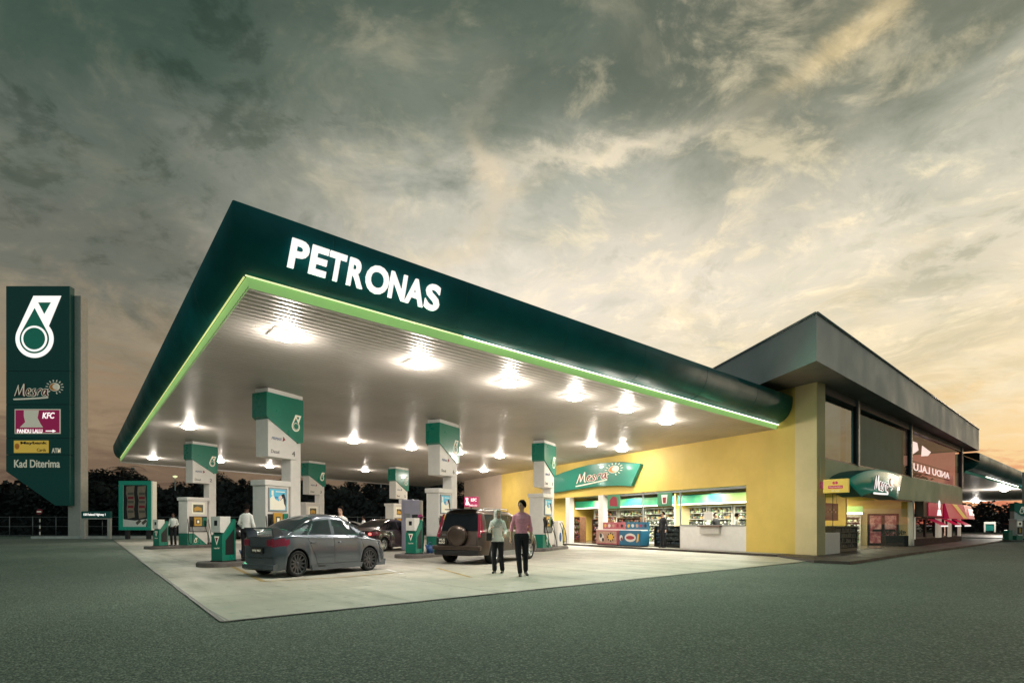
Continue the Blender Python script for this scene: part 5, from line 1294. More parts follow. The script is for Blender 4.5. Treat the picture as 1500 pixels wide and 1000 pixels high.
# back door: glass, spare wheel cover, plate, bumper, lights, roof rails
rxz = lambda z: -2.1+.28*max(0, z-.55)
def rear_panel(b, poly, o0, o1, mi=0): b.prism(poly, lambda y, z, tt: (rxz(z)-tt, y, z), o0, o1, mi)
b = MB(); rear_panel(b, [(-.66, 1.06), (.66, 1.06), (.58, 1.60), (-.58, 1.60)], .002, .012); b.build('rear_window', 'car_glass_dark', suv)
for s_ in (1, -1):
    b = MB(); rear_panel(b, [(s_*.70, 1.00), (s_*.78, .98), (s_*.69, 1.58), (s_*.635, 1.60)], .003, .03); rear_panel(b, [(s_*.72, .86), (s_*.80, .86), (s_*.765, .979), (s_*.67, .979)], .003, .03); b.build('tail_light', 'tail_red', suv)
b = MB(); sc_ = Matrix.Translation((rxz(.88)-.13, -.02, .90)) @ Matrix.Rotation(R(-90-6), 4, 'Y')
b.lathe([(0, .115), (.12, .115), (.26, .10), (.31, .075), (.335, .03), (.335, -.09), (.30, -.10)], 36, M4=sc_); b.lathe([(.235, .112), (.24, .116), (.262, .116), (.268, .108)], 36, M4=sc_); b.build('spare_wheel_cover', 'paint_bronze', suv)
b = MB(); b.tube([(rxz(.9)+.0, -.02, .9), (rxz(.9)-.1, -.02, .9)], .1, 10); b.build('wheel_carrier', 'black', suv)
b = MB(); b.box(-2.20, -2.02, -.86, .86, .46, .60, bev=.035); b.build('rear_bumper', 'paint_bronze', suv)
b = MB(); b.box(-2.17, -2.02, -.80, .80, .30, .458, bev=.03); b.build('bumper_lower', 'black', suv)
b = MB(); b.box(-2.135, -2.09, .34, .74, .64, .84, bev=.01); b.build('number_plate', 'plate_black', suv)
b = MB(); text_into(b, 'WLX', lambda x, z, tt: (-2.137-tt, .70-x, z), .06, .745, .22, .07, .003); text_into(b, '602', lambda x, z, tt: (-2.137-tt, .70-x, z), .06, .655, .22, .07, .003); b.build('plate_characters', 'cream_letter', suv)
b = MB(); b.tube([(-2.108, -.70, .62), (-2.108, -.70, .98)], .006, 4); b.tube([(-2.108, .72, .62), (-2.108, .72, .98)], .006, 4); b.tube([(-2.108, -.72, .62), (-2.108, .74, .62)], .006, 4); b.build('door_gap', 'black', suv)
b = MB(); text_into(b, '4WD', lambda x, z, tt: (rxz(.93)-.006-tt, .66-x, z), .05, .91, .16, .045, .003); b.build('badge', 'alloy', suv)
b = MB(); b.box(-2.00, -1.66, -.52, .52, 1.725, 1.75, bev=.01); b.build('roof_spoiler', 'black', suv)
for s_ in (1, -1):
    b = MB(); b.tube([(-1.55, s_*.58, 1.70), (-1.45, s_*.58, 1.765), (.1, s_*.58, 1.77), (.2, s_*.58, 1.70)], .018, 6); b.build('roof_rail', 'alloy', suv)
    b = MB(); b.prism([(-.85, .24), (.90, .24), (.92, .40), (-.88, .40)], lambda a, c_, tt: (a, s_*(.84+tt), c_), 0, .06); b.build('side_sill', 'grey_metal', suv)

# ================================================================== PEOPLE
mat('skin', (.60, .35, .25), .5); mat('skin_dark', (.14, .07, .045), .55)
mat('hair', (.008, .006, .006), .9, spec=.1)
mat('shirt_pink', (.86, .34, .46), .8, var=.22, vscale=18, bump=.5, bscale=14); mat('shirt_white', (.94, .92, .88), .8, var=.08, vscale=8, bump=.6, bscale=12)
mat('trousers', (.008, .008, .013), .85, bump=.3, bscale=14); mat('shoe', (.008, .008, .008), .35)
mat('scarf', (.74, .73, .68), .85, var=.55, vscale=16, var2=(.36, .40, .38), bump=.5, bscale=20)
mat('bag', (.008, .008, .009), .45, bump=.5, bscale=20); mat('lips', (.25, .06, .06), .5); mat('eye', (.01, .008, .006), .2)
mat('helmet_pink', (.55, .05, .25), .25, coat=.6); mat('jacket_dark', (.015, .015, .02), .8)
def cap(mb, p, q, r0, r1, n=14):
    p, q = Vector(p), Vector(q); d = (q-p); L = d.length; d.normalize(); pts = []; rs = []
    for k in range(4): a = R(90-30*k)*1; pts.append(p-d*r0*math.sin(a)); rs.append(max(.002, r0*math.cos(a)))
    for k in range(0, 4): a = R(30*k); pts.append(q+d*r1*math.sin(a)); rs.append(max(.002, r1*math.cos(a)))
    mb.tube(pts, rs, n)
def person(label, loc, rz, H=1.72, top='shirt_white', bot='trousers', skin='skin', sleeve=1.0, female=False, jt={}, hair=True, voxel=.0095, scarf=False, headturn=0, tuck=True, name='person', helmet=None, lean=0):
    t = thing(name, label, 'person', loc, rz); k = H/1.75; t.scale = (k, k, k)
    J = dict(hipL=(.085, 0, .93), hipR=(-.085, 0, .93), kneeL=(.10, -.02, .50), kneeR=(-.10, -.02, .50), ankL=(.10, .02, .09), ankR=(-.10, .02, .09), toeL=(.115, -.15, .03), toeR=(-.115, -.15, .03),
             shL=(.160, 0, 1.385), shR=(-.160, 0, 1.385), elL=(.225, .02, 1.14), elR=(-.235, .02, 1.14), wrL=(.25, -.05, .90), wrR=(-.25, -.05, .90), head=(0, -.02, 1.635)); J.update(jt)
    J = {a: Vector(v) for a, v in J.items()}
    b = MB(); w_ = .9 if female else 1.0
    # torso: stacked ellipses
    rows = [(.86, .150, .105, 0), (.93, .165*(1.04 if female else 1), .115, .0), (1.02, .148*w_, .105, .0), (1.12, .135*w_, .10, 0), (1.24, .158*w_, .115, -.005), (1.34, .175*w_, .118 if not female else .125, -.008), (1.41, .165*w_, .10, .0), (1.455, .11, .08, .005), (1.49, .062, .062, .0)]
    n = 20; vs = [(rx_*math.cos(2*math.pi*i/n), cy+ry_*math.sin(2*math.pi*i/n), z) for z, rx_, ry_, cy in rows for i in range(n)]
    b.add(vs, [(i*n+j, i*n+(j+1) % n, (i+1)*n+(j+1) % n, (i+1)*n+j) for i in range(len(rows)-1) for j in range(n)]+[tuple(range(n))[::-1], tuple(range((len(rows)-1)*n, len(rows)*n))], 0, True)
    bones = []
    def bone(p, q, r0, r1, reg): cap(b, p, q, r0, r1); bones.append((Vector(p), Vector(q), r0, r1, reg))
    tor = [((0, 0, .88), (0, 0, .99), .13, .13, 'bot'), ((0, 0, 1.06), (0, 0, 1.36), .125, .13, 'top'), ((-.12, 0, 1.42), (.12, 0, 1.42), .06, .06, 'top')]
    bones += [(Vector(p), Vector(q), r0, r1, g) for p, q, r0, r1, g in tor]
    for s_ in (1, -1): bone((s_*.03, .005, 1.47), (s_*.13, .0, 1.405), .045, .052, 'top')
    for s_ in 'LR':
        hp, kn, an, to = J['hip'+s_], J['knee'+s_], J['ank'+s_], J['toe'+s_]
        bone(hp, kn, .098, .068, 'bot'); bone(kn, an+Vector((0, 0, .02)), .066, .058 if not female else .066, 'bot')
        bone(an+Vector((0, .03, -.045)), to, .042, .034, 'shoe')
        sh, el, wr = J['sh'+s_], J['el'+s_], J['wr'+s_]
        bone(sh, el, .054, .043, 'top')
        m_ = el.lerp(wr, max(.02, sleeve)) if sleeve < 1 else wr
        if sleeve >= 1: bone(el, wr, .046, .036, 'top')
        else:
            bone(el, el.lerp(wr, sleeve+.02), .050, .049, 'top'); bone(el.lerp(wr, sleeve), wr, .037, .027, 'skin')
        # hand: palm, four curled fingers of unequal length, thumb from the palm's side
        d = (wr-el).normalized(); side = Vector((1 if s_ == 'L' else -1, 0, 0)); fwd = Vector((0, -1, 0)); fwd = (fwd-d*fwd.dot(d)).normalized(); inn_ = -side; inn_ = (inn_-d*inn_.dot(d)).normalized()
        for o in (-.018, .018): bone(wr+d*.015+fwd*o*.6, wr+d*.085+fwd*o*1.1, .017, .016, 'skin')
        for q, (o, ln) in enumerate(((.031, .066), (.011, .076), (-.010, .070), (-.030, .054))):
            p0 = wr+d*.088+fwd*o; p1 = p0+(d+inn_*.25).normalized()*ln*.55; p2 = p1+(d*.75+inn_*.7).normalized()*ln*.5
            bone(p0, p1, .0098, .009, 'skin'); bone(p1, p2, .009, .0078, 'skin')
        p0 = wr+d*.03+fwd*.026; p1 = p0+(d*.7+fwd*.8+inn_*.2).normalized()*.04; bone(p0, p1, .012, .010, 'skin'); bone(p1, p1+(d+inn_*.3+fwd*.1).normalized()*.03, .010, .008, 'skin')
    hc = J['head']; bone((0, .0, 1.46), hc+Vector((0, .01, -.06)), .056, .052, 'skin')
    rot = Matrix.Translation(hc) @ Matrix.Rotation(headturn, 4, 'Z')
    hb = MB(); hb.ell((0, .01, .022), (.076, .094, .098), 20, 14); hb.ell((0, -.016, -.045), (.058, .068, .068), 16, 10); hb.ell((0, -.052, -.088), (.024, .022, .02), 10, 8)
    hb.tube([(0, -.078, .015), (0, -.102, -.022), (0, -.088, -.032)], [.008, .014, .011], 8)
    for s_ in (1, -1): hb.ell((s_*.077, .012, -.005), (.010, .02, .03), 8, 6)
    b.add([rot @ Vector(v) for v in hb.v], hb.f, 0, True)
    bones.append((hc+Vector((0, 0, -.05)), hc+Vector((0, 0, .06)), .08, .09, 'skin'))
    mats = [skin, top, bot, 'shoe']; idx = {'skin': 0, 'top': 1, 'bot': 2, 'shoe': 3}
    o = b.build('body', mats, t); md = o.modifiers.new('fuse', 'REMESH'); md.mode = 'VOXEL'; md.voxel_size = voxel; md.use_smooth_shade = True
    sm = o.modifiers.new('relax', 'SMOOTH'); sm.factor = .5; sm.iterations = 2
    dg = bpy.context.evaluated_depsgraph_get(); o.parent = None; dg.update(); me = bpy.data.meshes.new_from_object(o.evaluated_get(dg)); o.modifiers.clear(); old = o.data; o.data = me; o.parent = t; bpy.data.meshes.remove(old)
    me.name = 'body'; nf = len(me.polygons); cen = np.empty(nf*3); me.polygons.foreach_get('center', cen); cen = cen.reshape(-1, 3)
    best = np.full(nf, 1e9); reg = np.zeros(nf, int)
    for p, q, r0, r1, g_ in bones:
        p = np.array(p); q = np.array(q); d = q-p; L2 = max(1e-9, d@d); tt = np.clip((cen-p)@d/L2, 0, 1); dist = np.linalg.norm(cen-(p+tt[:, None]*d), axis=1)-(r0+(r1-r0)*tt)
        m_ = dist < best; best[m_] = dist[m_]; reg[m_] = idx[g_]
    z = cen[:, 2]; ax = np.abs(cen[:, 0]); body_ = (ax < .20) & (np.abs(cen[:, 1]) < .17) & (reg != 0)
    waist = 1.0 if tuck else .88
    reg[(reg == 2) & (z > waist)] = 1; reg[body_ & (reg == 1) & (z < waist) & (ax < .17)] = 2
    nk = (ax < .075) & (z > 1.478); reg[nk & (reg == 1)] = 0; reg[(reg == 0) & (z < 1.475) & (z > 1.30) & (ax < .12)] = 1
    while len(me.materials) < 4: me.materials.append(None)
    for i_, mm in enumerate(mats): me.materials[i_] = M[mm]
    me.polygons.foreach_set('material_index', reg.astype(np.int32)); me.update()
    # face details
    if not helmet:
        for s_ in (1, -1): e = MB(); e.ell((s_*.030, -.076, .004), (.013, .006, .006), 8, 6, M4=rot); e.build('eye', 'eye', t); e = MB(); e.tube([(s_*.016, -.085, .022), (s_*.034, -.084, .028), (s_*.050, -.074, .022)], .0035, 5, M4=rot); e.build('eyebrow', 'hair', t)
        e = MB(); e.ell((0, -.083, -.055), (.021, .006, .005), 8, 6, M4=rot); e.build('mouth', 'lips', t)
    if hair and not scarf and not helmet:
        h = MB(); rr = random.Random(int(H*1000)); N1, N2 = 28, 16; vs = []
        for i in range(N2+1):
            th = math.pi*.66*i/N2
            for j in range(N1):
                q = 2*math.pi*j/N1; c_ = math.sin(q)   # -1 is the face side
                tl = th*(1.0 if c_ > -.25 else max(.50, 1-(-c_-.25)*.72))
                rr_ = 1+.05*rr.random(); vs.append((.090*rr_*math.sin(tl)*math.cos(q), .016+.108*rr_*math.sin(tl)*math.sin(q), .030+.120*rr_*math.cos(tl)))
        h.add(vs, [(i*N1+j, i*N1+(j+1) % N1, (i+1)*N1+(j+1) % N1, (i+1)*N1+j) for i in range(N2) for j in range(N1)], 0, True, rot)
        h.build('hair', 'hair', t)
    if scarf:
        h = MB(); N1 = 28; prof_ = [(.02, .135, 0), (.07, .115, 0), (.095, .06, 0), (.100, 0, 0), (.097, -.06, 0), (.095, -.11, .0), (.12, -.16, 0), (.16, -.21, 0), (.175, -.27, .0), (.15, -.34, 0)]
        vs = []
        for i, (r_, z_, _) in enumerate(prof_):
            for j in range(N1):
                q = 2*math.pi*j/N1; w2 = 1+.05*math.sin(q*5+i); fx = r_*math.cos(q)*w2*(.95 if i < 6 else 1.15); fy = .012+r_*math.sin(q)*w2*(1.12 if i < 6 else .80)
                vs.append((fx, fy, z_+(.03*math.sin(q) if i > 7 else 0)))
        fs = []
        for i in range(len(prof_)-1):
            for j in range(N1):
                q = 2*math.pi*(j+.5)/N1; face_ = (math.sin(q) < -.72) and 1 < i+.5 < 4.8
                if not face_: fs.append((i*N1+j, i*N1+(j+1) % N1, (i+1)*N1+(j+1) % N1, (i+1)*N1+j))
        h.add(vs, fs, 0, True, rot); ob = h.build('headscarf', 'scarf', t)
    if helmet:
        h = MB(); h.ell((0, .01, .03), (.125, .14, .13), 20, 14, M4=rot); h.build('helmet', helmet, t); h = MB(); h.ell((0, -.05, .01), (.105, .095, .06), 16, 8, M4=rot); h.build('visor', 'black', t)
    if top != 'jacket_dark' and not scarf:
        c_ = MB()
        for s_ in (1, -1): c_.prism([(0, 1.455), (s_*.055, 1.50), (s_*.085, 1.465), (s_*.04, 1.425)], lambda a, z, tt: (a, -.078-abs(a)*-.25-tt, z), 0, .008)
        c_.build('collar', top, t)
    return t
# man in the pink shirt, weight on one leg, looking to his right (the picture's left)
pm = person('man in a pink shirt and dark trousers walking and looking left', G(764, 843), R(8), H=1.80, top='shirt_pink', sleeve=.28, voxel=.0085, headturn=R(-52),
 jt=dict(hipL=(.085, 0, .93), hipR=(-.085, 0, .93), kneeL=(.095, .02, .50), kneeR=(-.085, -.06, .51), ankL=(.115, .12, .12), ankR=(-.05, -.10, .09), toeL=(.135, -.03, .03), toeR=(-.08, -.27, .03),
         shL=(.160, 0, 1.385), shR=(-.160, 0, 1.385), elL=(.215, .03, 1.13), elR=(-.225, .04, 1.14), wrL=(.230, -.04, .88), wrR=(-.265, -.05, .90)))
pw_ = person('woman in a pale headscarf and white blouse with a black shoulder bag', G(729, 839), R(-12), H=1.60, top='shirt_white', sleeve=1.0, female=True, scarf=True, tuck=False, voxel=.0085, headturn=R(38),
 jt=dict(kneeL=(.10, -.01, .50), kneeR=(-.09, -.05, .50), ankL=(.12, .06, .09), ankR=(-.08, -.03, .09), toeL=(.13, -.09, .03), toeR=(-.09, -.20, .03), shL=(.160, 0, 1.41), shR=(-.160, 0, 1.41), elL=(.235, .0, 1.17), elR=(-.245, .03, 1.18), wrL=(.25, -.16, 1.08), wrR=(-.14, -.17, 1.25)))
bg = thing('handbag', 'black shoulder bag hanging under the right arm of the woman in the headscarf', 'bag', pw_.location, pw_.rotation_euler.z)
b = MB(); k_ = 1.60/1.75; b.box(-.27*k_, -.12*k_, -.24*k_, -.12*k_, .90*k_, 1.13*k_, bev=.02); b.build('bag_body', 'bag', bg)
b = MB(); b.tube([(-.25*k_, -.18*k_, 1.13*k_), (-.235*k_, -.13*k_, 1.30*k_), (-.19*k_, -.03*k_, 1.475*k_), (-.15*k_, .06*k_, 1.40*k_), (-.15*k_, -.15*k_, 1.13*k_)], .010, 6); b.build('strap', 'bag', bg)
person('attendant in a white shirt seen from behind beside the nearest island', GD(361, 16.9, .151), R(175), H=1.68, skin='skin_dark', sleeve=.5, voxel=.012, jt=dict(wrL=(.20, -.22, 1.02), elL=(.24, .0, 1.16)))
person('attendant in a white shirt standing at the far left pump', GD(254, 29.0, .151), R(5), H=1.66, skin='skin_dark', sleeve=.4, voxel=.014, jt=dict(wrL=(.12, -.16, 1.02), wrR=(-.22, -.12, .98)))
person('man in a white shirt facing us behind the bonnet of the grey saloon', GD(499, 17.3), R(-8), H=1.76, sleeve=.4, voxel=.012)
person('small far attendant in white between the grey and dark red saloons', GD(533, 31.5), R(-60), H=1.70, skin='skin_dark', sleeve=.5, voxel=.016)
person('person in dark clothes with a pink helmet behind the middle service unit', GD(615.5, 23.6), R(20), H=1.62, top='jacket_dark', voxel=.014, helmet='helmet_pink')
person('dark clothed person standing in the shop doorway', WL.w(sx(979), .105, .35), R(-60), H=1.72, top='jacket_dark', voxel=.014)
person('cashier in a pale shirt leaning at the counter behind the hatch', WL.w(sx(1062), .106, -.75), R(70), H=1.60, top='shirt_white', voxel=.014)
person('shopper in dark clothes behind the notice on the counter window', WL.w(sx(1024), .106, -1.1), R(10), H=1.66, top='jacket_dark', voxel=.014)
# ================================================================== SIGNS AT THE LEFT
class Fr:
    """upright plane facing the camera at depth D: px, py -> metres"""
    def __init__(s, D, front=0): s.D = D; s.f = D-front
    def x(s, px): return (px-750)/F*s.f
    def z(s, py): return CAMZ+(HY-py)/F*s.f
    def p(s, px, py): return (s.x(px), s.z(py))
    def fn(s, off=0): return lambda x, z, t: (x, s.D-off-t, z)
q = Fr(53, .35)
py_ = thing('price_pylon', 'tall dark green roadside pylon sign with five panels on a grey post', 'pylon sign', (0, 0, 0))
b = MB(); b.box(q.x(92), q.x(111), q.D+.25, q.D+1.2, 0, q.z(429), bev=.03); b.build('post', 'offwhite', py_)
panels = [[(9, 419), (102, 419), (102, 543), (9, 543)], [(9, 543.6), (102, 543.6), (102, 592), (9, 592)], [(9, 592.6), (102, 592.6), (102, 641), (9, 641)], [(9, 641.6), (102, 641.6), (102, 665.4), (9, 665.4)], [(9, 666), (102, 666), (102, 740), (81, 740), (9, 690)]]
for pl in panels: b = MB(); b.prism([q.p(*p) for p in pl], q.fn(), -.24, .35); b.build('sign_panel', 'teal_dark', py_)
b = MB(); b.box(q.x(9.5), q.x(101.5), q.D-.30, q.D+.20, q.z(739)+.3 if False else q.z(664), q.z(420), ); b.build('inner_core', 'black', py_)
fn = q.fn(.352)
b = MB(); drop_logo(b, fn, q.x(23), q.z(524), q.z(433)-q.z(524), 0, 1, .03); b.build('emblem', ['letter', 'green_sign'], py_)
b = MB(); wl_ = (q.x(91)-q.x(22))/3.25; kz = (q.z(562)-q.z(579))/wl_; script_logo(b, lambda x, z, t: fn(q.x(22)+x, q.z(580)+z*kz, t*4), wl_); b.build('script_logo', ['red_dull', 'cream_letter', 'orange'], py_)
b = MB(); b.prism([q.p(*p) for p in ((22, 599), (89, 599), (89, 635), (22, 635))], fn, 0, .04, 0); b.prism([q.p(*p) for p in ((23.5, 600.5), (87.5, 600.5), (87.5, 633.5), (23.5, 633.5))], fn, .041, .06, 1); b.build('red_panel', ['cream_letter', 'magenta_sign'], py_)
b = MB(); f2 = q.fn(.42)
text_into(b, 'KFC', f2, q.x(63), q.z(613), q.x(81)-q.x(63), q.z(604)-q.z(613), .02, off=.02, mi=0, shear=.2); text_into(b, 'PANDU LALU', f2, q.x(26), q.z(634), q.x(63)-q.x(26), q.z(628.5)-q.z(634), .02, off=.015)
b.prism([q.p(*p) for p in ((68, 630.5), (78, 630.5), (78, 629), (83, 631.2), (78, 633.2), (78, 631.8), (68, 631.8))], f2, 0, .02)
b.prism([q.p(*p) for p in ((36, 601), (58, 601), (56, 612), (60, 620), (64, 626), (30, 626), (38, 618), (36, 610))], f2, 0, .015, 1)
b.build('red_panel_lettering', ['letter', 'cream_letter'], py_)
b = MB(); b.prism([q.p(*p) for p in ((21, 645), (71.5, 645), (71.5, 663), (21, 663))], fn, 0, .05); b.build('yellow_panel', 'yellow_sign', py_)
b = MB(); f2 = q.fn(.41); text_into(b, 'Maybank', f2, q.x(31), q.z(651.5), q.x(70)-q.x(31), q.z(646.5)-q.z(651.5), .02, off=.03); text_into(b, 'Cards', f2, q.x(55), q.z(661), q.x(68)-q.x(55), q.z(656.5)-q.z(661), .02); b.prism([(q.x(26)+.22*math.cos(i*.5), q.z(653.5)+.28*math.sin(i*.5)) for i in range(12)], f2, 0, .02, 1); b.build('yellow_panel_lettering', ['black', 'orange'], py_)
b = MB(); text_into(b, 'ATM', fn, q.x(76), q.z(663), q.x(89)-q.x(76), q.z(656)-q.z(663), .03, off=.02); b.build('lettering', 'cream_letter', py_); b = MB(); text_into(b, 'Kad Diterima', fn, q.x(21), q.z(684.5), q.x(88)-q.x(21), q.z(673)-q.z(684.5), .03, off=.012); b.build('lettering', 'cream_letter', py_)
# poster board
q = Fr(46); pb = thing('poster_board', 'tall green framed poster board showing two hanging paper strips', 'poster board')
b = MB(); zb0 = q.z(776); 
b.box(q.x(175.5), q.x(224), q.D, q.D+.5, zb0, q.z(704.5)); b.build('case', 'cream_letter', pb)
b = MB()
for a0, a1, c0, c1 in ((175, 222, 704, 710), (175, 222, 771, 776), (175, 180.5, 710, 771), (216.5, 222, 710, 771)): b.box(q.x(a0), q.x(a1), q.D-.10, q.D-.001, q.z(c1)+.002, q.z(c0)-.002)
b.build('frame', 'green_sign', pb)
mat('paper_tan', (.34, .27, .20), .7, var=.2, vscale=6); mat('print_grey', (.12, .11, .09), .7)
b = MB(); fn = q.fn(.01)
b.prism([q.p(*p) for p in ((181, 710), (216, 710), (216, 771), (181, 771))], fn, 0, .01, 0)
for cx in (191.5, 208):
    b.prism([q.p(*p) for p in ((cx-6, 712), (cx+6, 711), (cx+5, 722), (cx+6.5, 735), (cx+5, 745), (cx+6.2, 757), (cx-4, 759), (cx-5.5, 745), (cx-4.5, 732), (cx-6.5, 722))], fn, .012, .02, 1)
    for k, yy in enumerate((721, 727, 733, 740, 747)): b.prism([q.p(*p) for p in ((cx-4, yy), (cx+4.6, yy), (cx+4.6, yy+3.6), (cx-4, yy+3.6))], fn, .022, .03, 3 if k % 2 else 4)
b.prism([q.p(*p) for p in ((181, 760), (198, 762), (216, 759.5), (214, 771), (181, 771))], fn, .012, .02, 2)
for cx in (203, 211.5): b.prism([q.p(*p) for p in ((cx-4, 765), (cx+2, 760), (cx+4.5, 763), (cx-1.5, 768.5))], fn, .022, .03, 4)
b.build('poster', ['black', 'paper_tan', 'white', 'red_dull', 'print_grey'], pb)
for px in (184, 215): b = MB(); b.box(q.x(px)-.12, q.x(px)+.12, q.D+.1, q.D+.4, 0, zb0); b.build('post', 'dark_metal', pb)
# street name sign
q = Fr(48); t = thing('street_name_sign', 'low dark green street name sign on two pale posts by the kerb', 'street sign')
b = MB(); b.box(q.x(120.5), q.x(163), q.D-.12, q.D+.12, q.z(758.5), q.z(748.5), bev=.02); b.build('name_board', 'teal_dark', t)
b = MB(); text_into(b, '158 Federal Highway 1', q.fn(.122), q.x(124), q.z(755.8), q.x(156)-q.x(124), q.z(751.4)-q.z(755.8), .01, off=.02); b.build('lettering', 'letter', t)
b = MB(); b.box(q.x(120.5), q.x(163), q.D-.10, q.D+.10, q.z(760), q.z(758.6)); b.build('rail', 'offwhite', t)
for px in (122.5, 160.5): b = MB(); b.box(q.x(px)-.13, q.x(px)+.13, q.D-.09, q.D+.09, 0, q.z(760)); b.build('post', 'offwhite', t)
# no-entry sign
q = Fr(50); t = thing('no_entry_sign', 'round red no entry sign on a black and white banded post', 'road sign')
cx, cz = q.x(57.5), q.z(749); b = MB(); b.prism(oval(cx, cz, .26, .26, 24), q.fn(), -.02, .02, 0); b.prism([(cx-.19, cz-.05), (cx+.19, cz-.05), (cx+.19, cz+.05), (cx-.19, cz+.05)], q.fn(), .022, .03, 1); b.build('disc', ['red_dull', 'cream_letter'], t)
b = MB()
for k in range(7): b.tube([(cx, q.D+.06, k*.28), (cx, q.D+.06, (k+1)*.28)], .05, 10, mi=k % 2)
b.build('banded_post', ['black', 'white'], t)
# kerbs
def kerbline(p, r, wd=.35, h=.16, name='kerb', m='kerb_white'):
    d = (r-p).normalized(); n = Vector((-d.y, d.x, 0))*wd
    b = MB(); b.prism([(p.x, p.y), (r.x, r.y), (r+n).xy[:], (p+n).xy[:]], lambda a, c_, tt: (a, c_, tt), .0, h); return tag(b.build(name, m), kind='structure')
kerbline(GD(45, 48.2), GD(700, 51.0), .5, .20)
kerbline(GD(1410, 47), GD(1500, 43), .4, .15, m='kerb_grey')
# chain-link fence
fe = thing('mesh_fence', 'thin chain-link fence on metal posts in front of the dark trees', 'fence')
b = MB(); D_ = 57
for px in range(-20, 720, 34): b = MB(); x = (px-750)/F*D_; b.tube([(x, D_, 0), (x, D_, 2.0)], .035, 6); b.build('post', 'grey_metal', fe)
b = MB(); x0, x1 = (-30-750)/F*D_, (720-750)/F*D_
for z in (.12, 1.0, 1.95): b.tube([(x0, D_, z), (x1, D_, z)], .022, 5)
b.build('rail', 'grey_metal', fe)
b = MB(); x = x0
while x < x1:
    b.add([(x, D_, .12), (x+.016, D_, .12), (x+1.846, D_, 1.95), (x+1.83, D_, 1.95)], [(0, 1, 2, 3)]); b.add([(x+1.83, D_+.01, .12), (x+1.846, D_+.01, .12), (x+.016, D_+.01, 1.95), (x, D_+.01, 1.95)], [(0, 1, 2, 3)]); x += .30
b.build('mesh_wire', 'dark_metal', fe)
def pole(name, label, px, D_, ytop, lit):
    t = thing(name, label, 'lamp post', GD(px, D_)); z = CAMZ+(HY-ytop)/F*D_
    b = MB(); b.tube([(0, 0, 0), (0, 0, z-.3)], [.11, .06], 8); b.build('pole', 'grey_metal', t)
    b = MB(); b.lathe([(0, z), (.22, z-.05), (.26, z-.15), (.08, z-.28), (0, z-.3)], 12); b.build('lamp_head', 'led_mid' if lit else 'grey_metal', t)
pole('lamp_post', 'lit post lamp between the poster board and the far left header sign', 256.5, 68, 696, True)
pole('lamp_post', 'slim unlit pole behind the far attendant, left of the second back header', 558, 62, 700, False)
pole('lamp_post', 'slim unlit pole rising behind the poster board', 195, 66, 684, False)
# red sign on the pale wall side
q = Fr(41); t = thing('restaurant_board', 'dark magenta sign board above the roof of the bronze off-road car', 'sign')
b = MB(); b.box(q.x(680), q.x(701), q.D, q.D+.15, q.z(742), q.z(727), bev=.01); b.build('board', 'magenta_sign', t)
b = MB(); text_into(b, 'KFC', q.fn(.003), q.x(690), q.z(734), q.x(698)-q.x(690), q.z(729.5)-q.z(734), .01, off=.02); text_into(b, 'PANDU LALU', q.fn(.002), q.x(687.5), q.z(741), q.x(699)-q.x(687.5), q.z(738.5)-q.z(741), .01); b.prism([q.p(*p) for p in ((682, 729), (686, 729), (685.5, 733), (688, 739), (681.5, 739), (683, 734))], q.fn(.002), 0, .01); b.build('lettering', 'letter', t)
b = MB(); b.tube([(q.x(690), q.D+.2, 0), (q.x(690), q.D+.2, q.z(730))], .06, 8); b.build('post', 'dark_metal', t)
# painted bay lines
def paint(pts, wd, m, z=.016):
    b = MB()
    for p, r in zip(pts, pts[1:]):
        d = (r-p).normalized(); n = Vector((-d.y, d.x, 0))*wd/2
        b.add([(*(p-n).xy, z), (*(p+n).xy, z), (*(r+n).xy, z), (*(r-n).xy, z)], [(0, 1, 2, 3)])
    return tag(b.build('bay_marking', m), kind='structure')
paint([G(338, 829), G(386, 852), G(500, 846), G(590, 838)], .11, 'yellow_paint')
paint([G(566, 834), G(590, 841)], .08, 'kerb_white')
paint([G(640, 832), G(690, 846)], .10, 'yellow_paint', .0165)
# distant parked cars behind the pumps
sp4 = dict(sp); sp4.update(paint='paint_plum', gl='car_glass_dark', gl_r='car_glass_dark', rim='alloy', spokes=5, rr=.6)
dc, *_ = car('parked_saloon_car', 'dark plum car far behind, between the far left column and the nearest dispenser', GD(322, 46), R(12), sp4)
d2 = copy_tree(dc); d2.location = GD(508, 47); d2.rotation_euler.z = R(170); d2['label'] = 'dark plum car far behind the facing man in the white shirt'
d3 = copy_tree(dc); d3.location = GD(345, 47); d3.rotation_euler.z = R(172); d3['label'] = 'dark plum car far behind, seen past the nearest service unit'

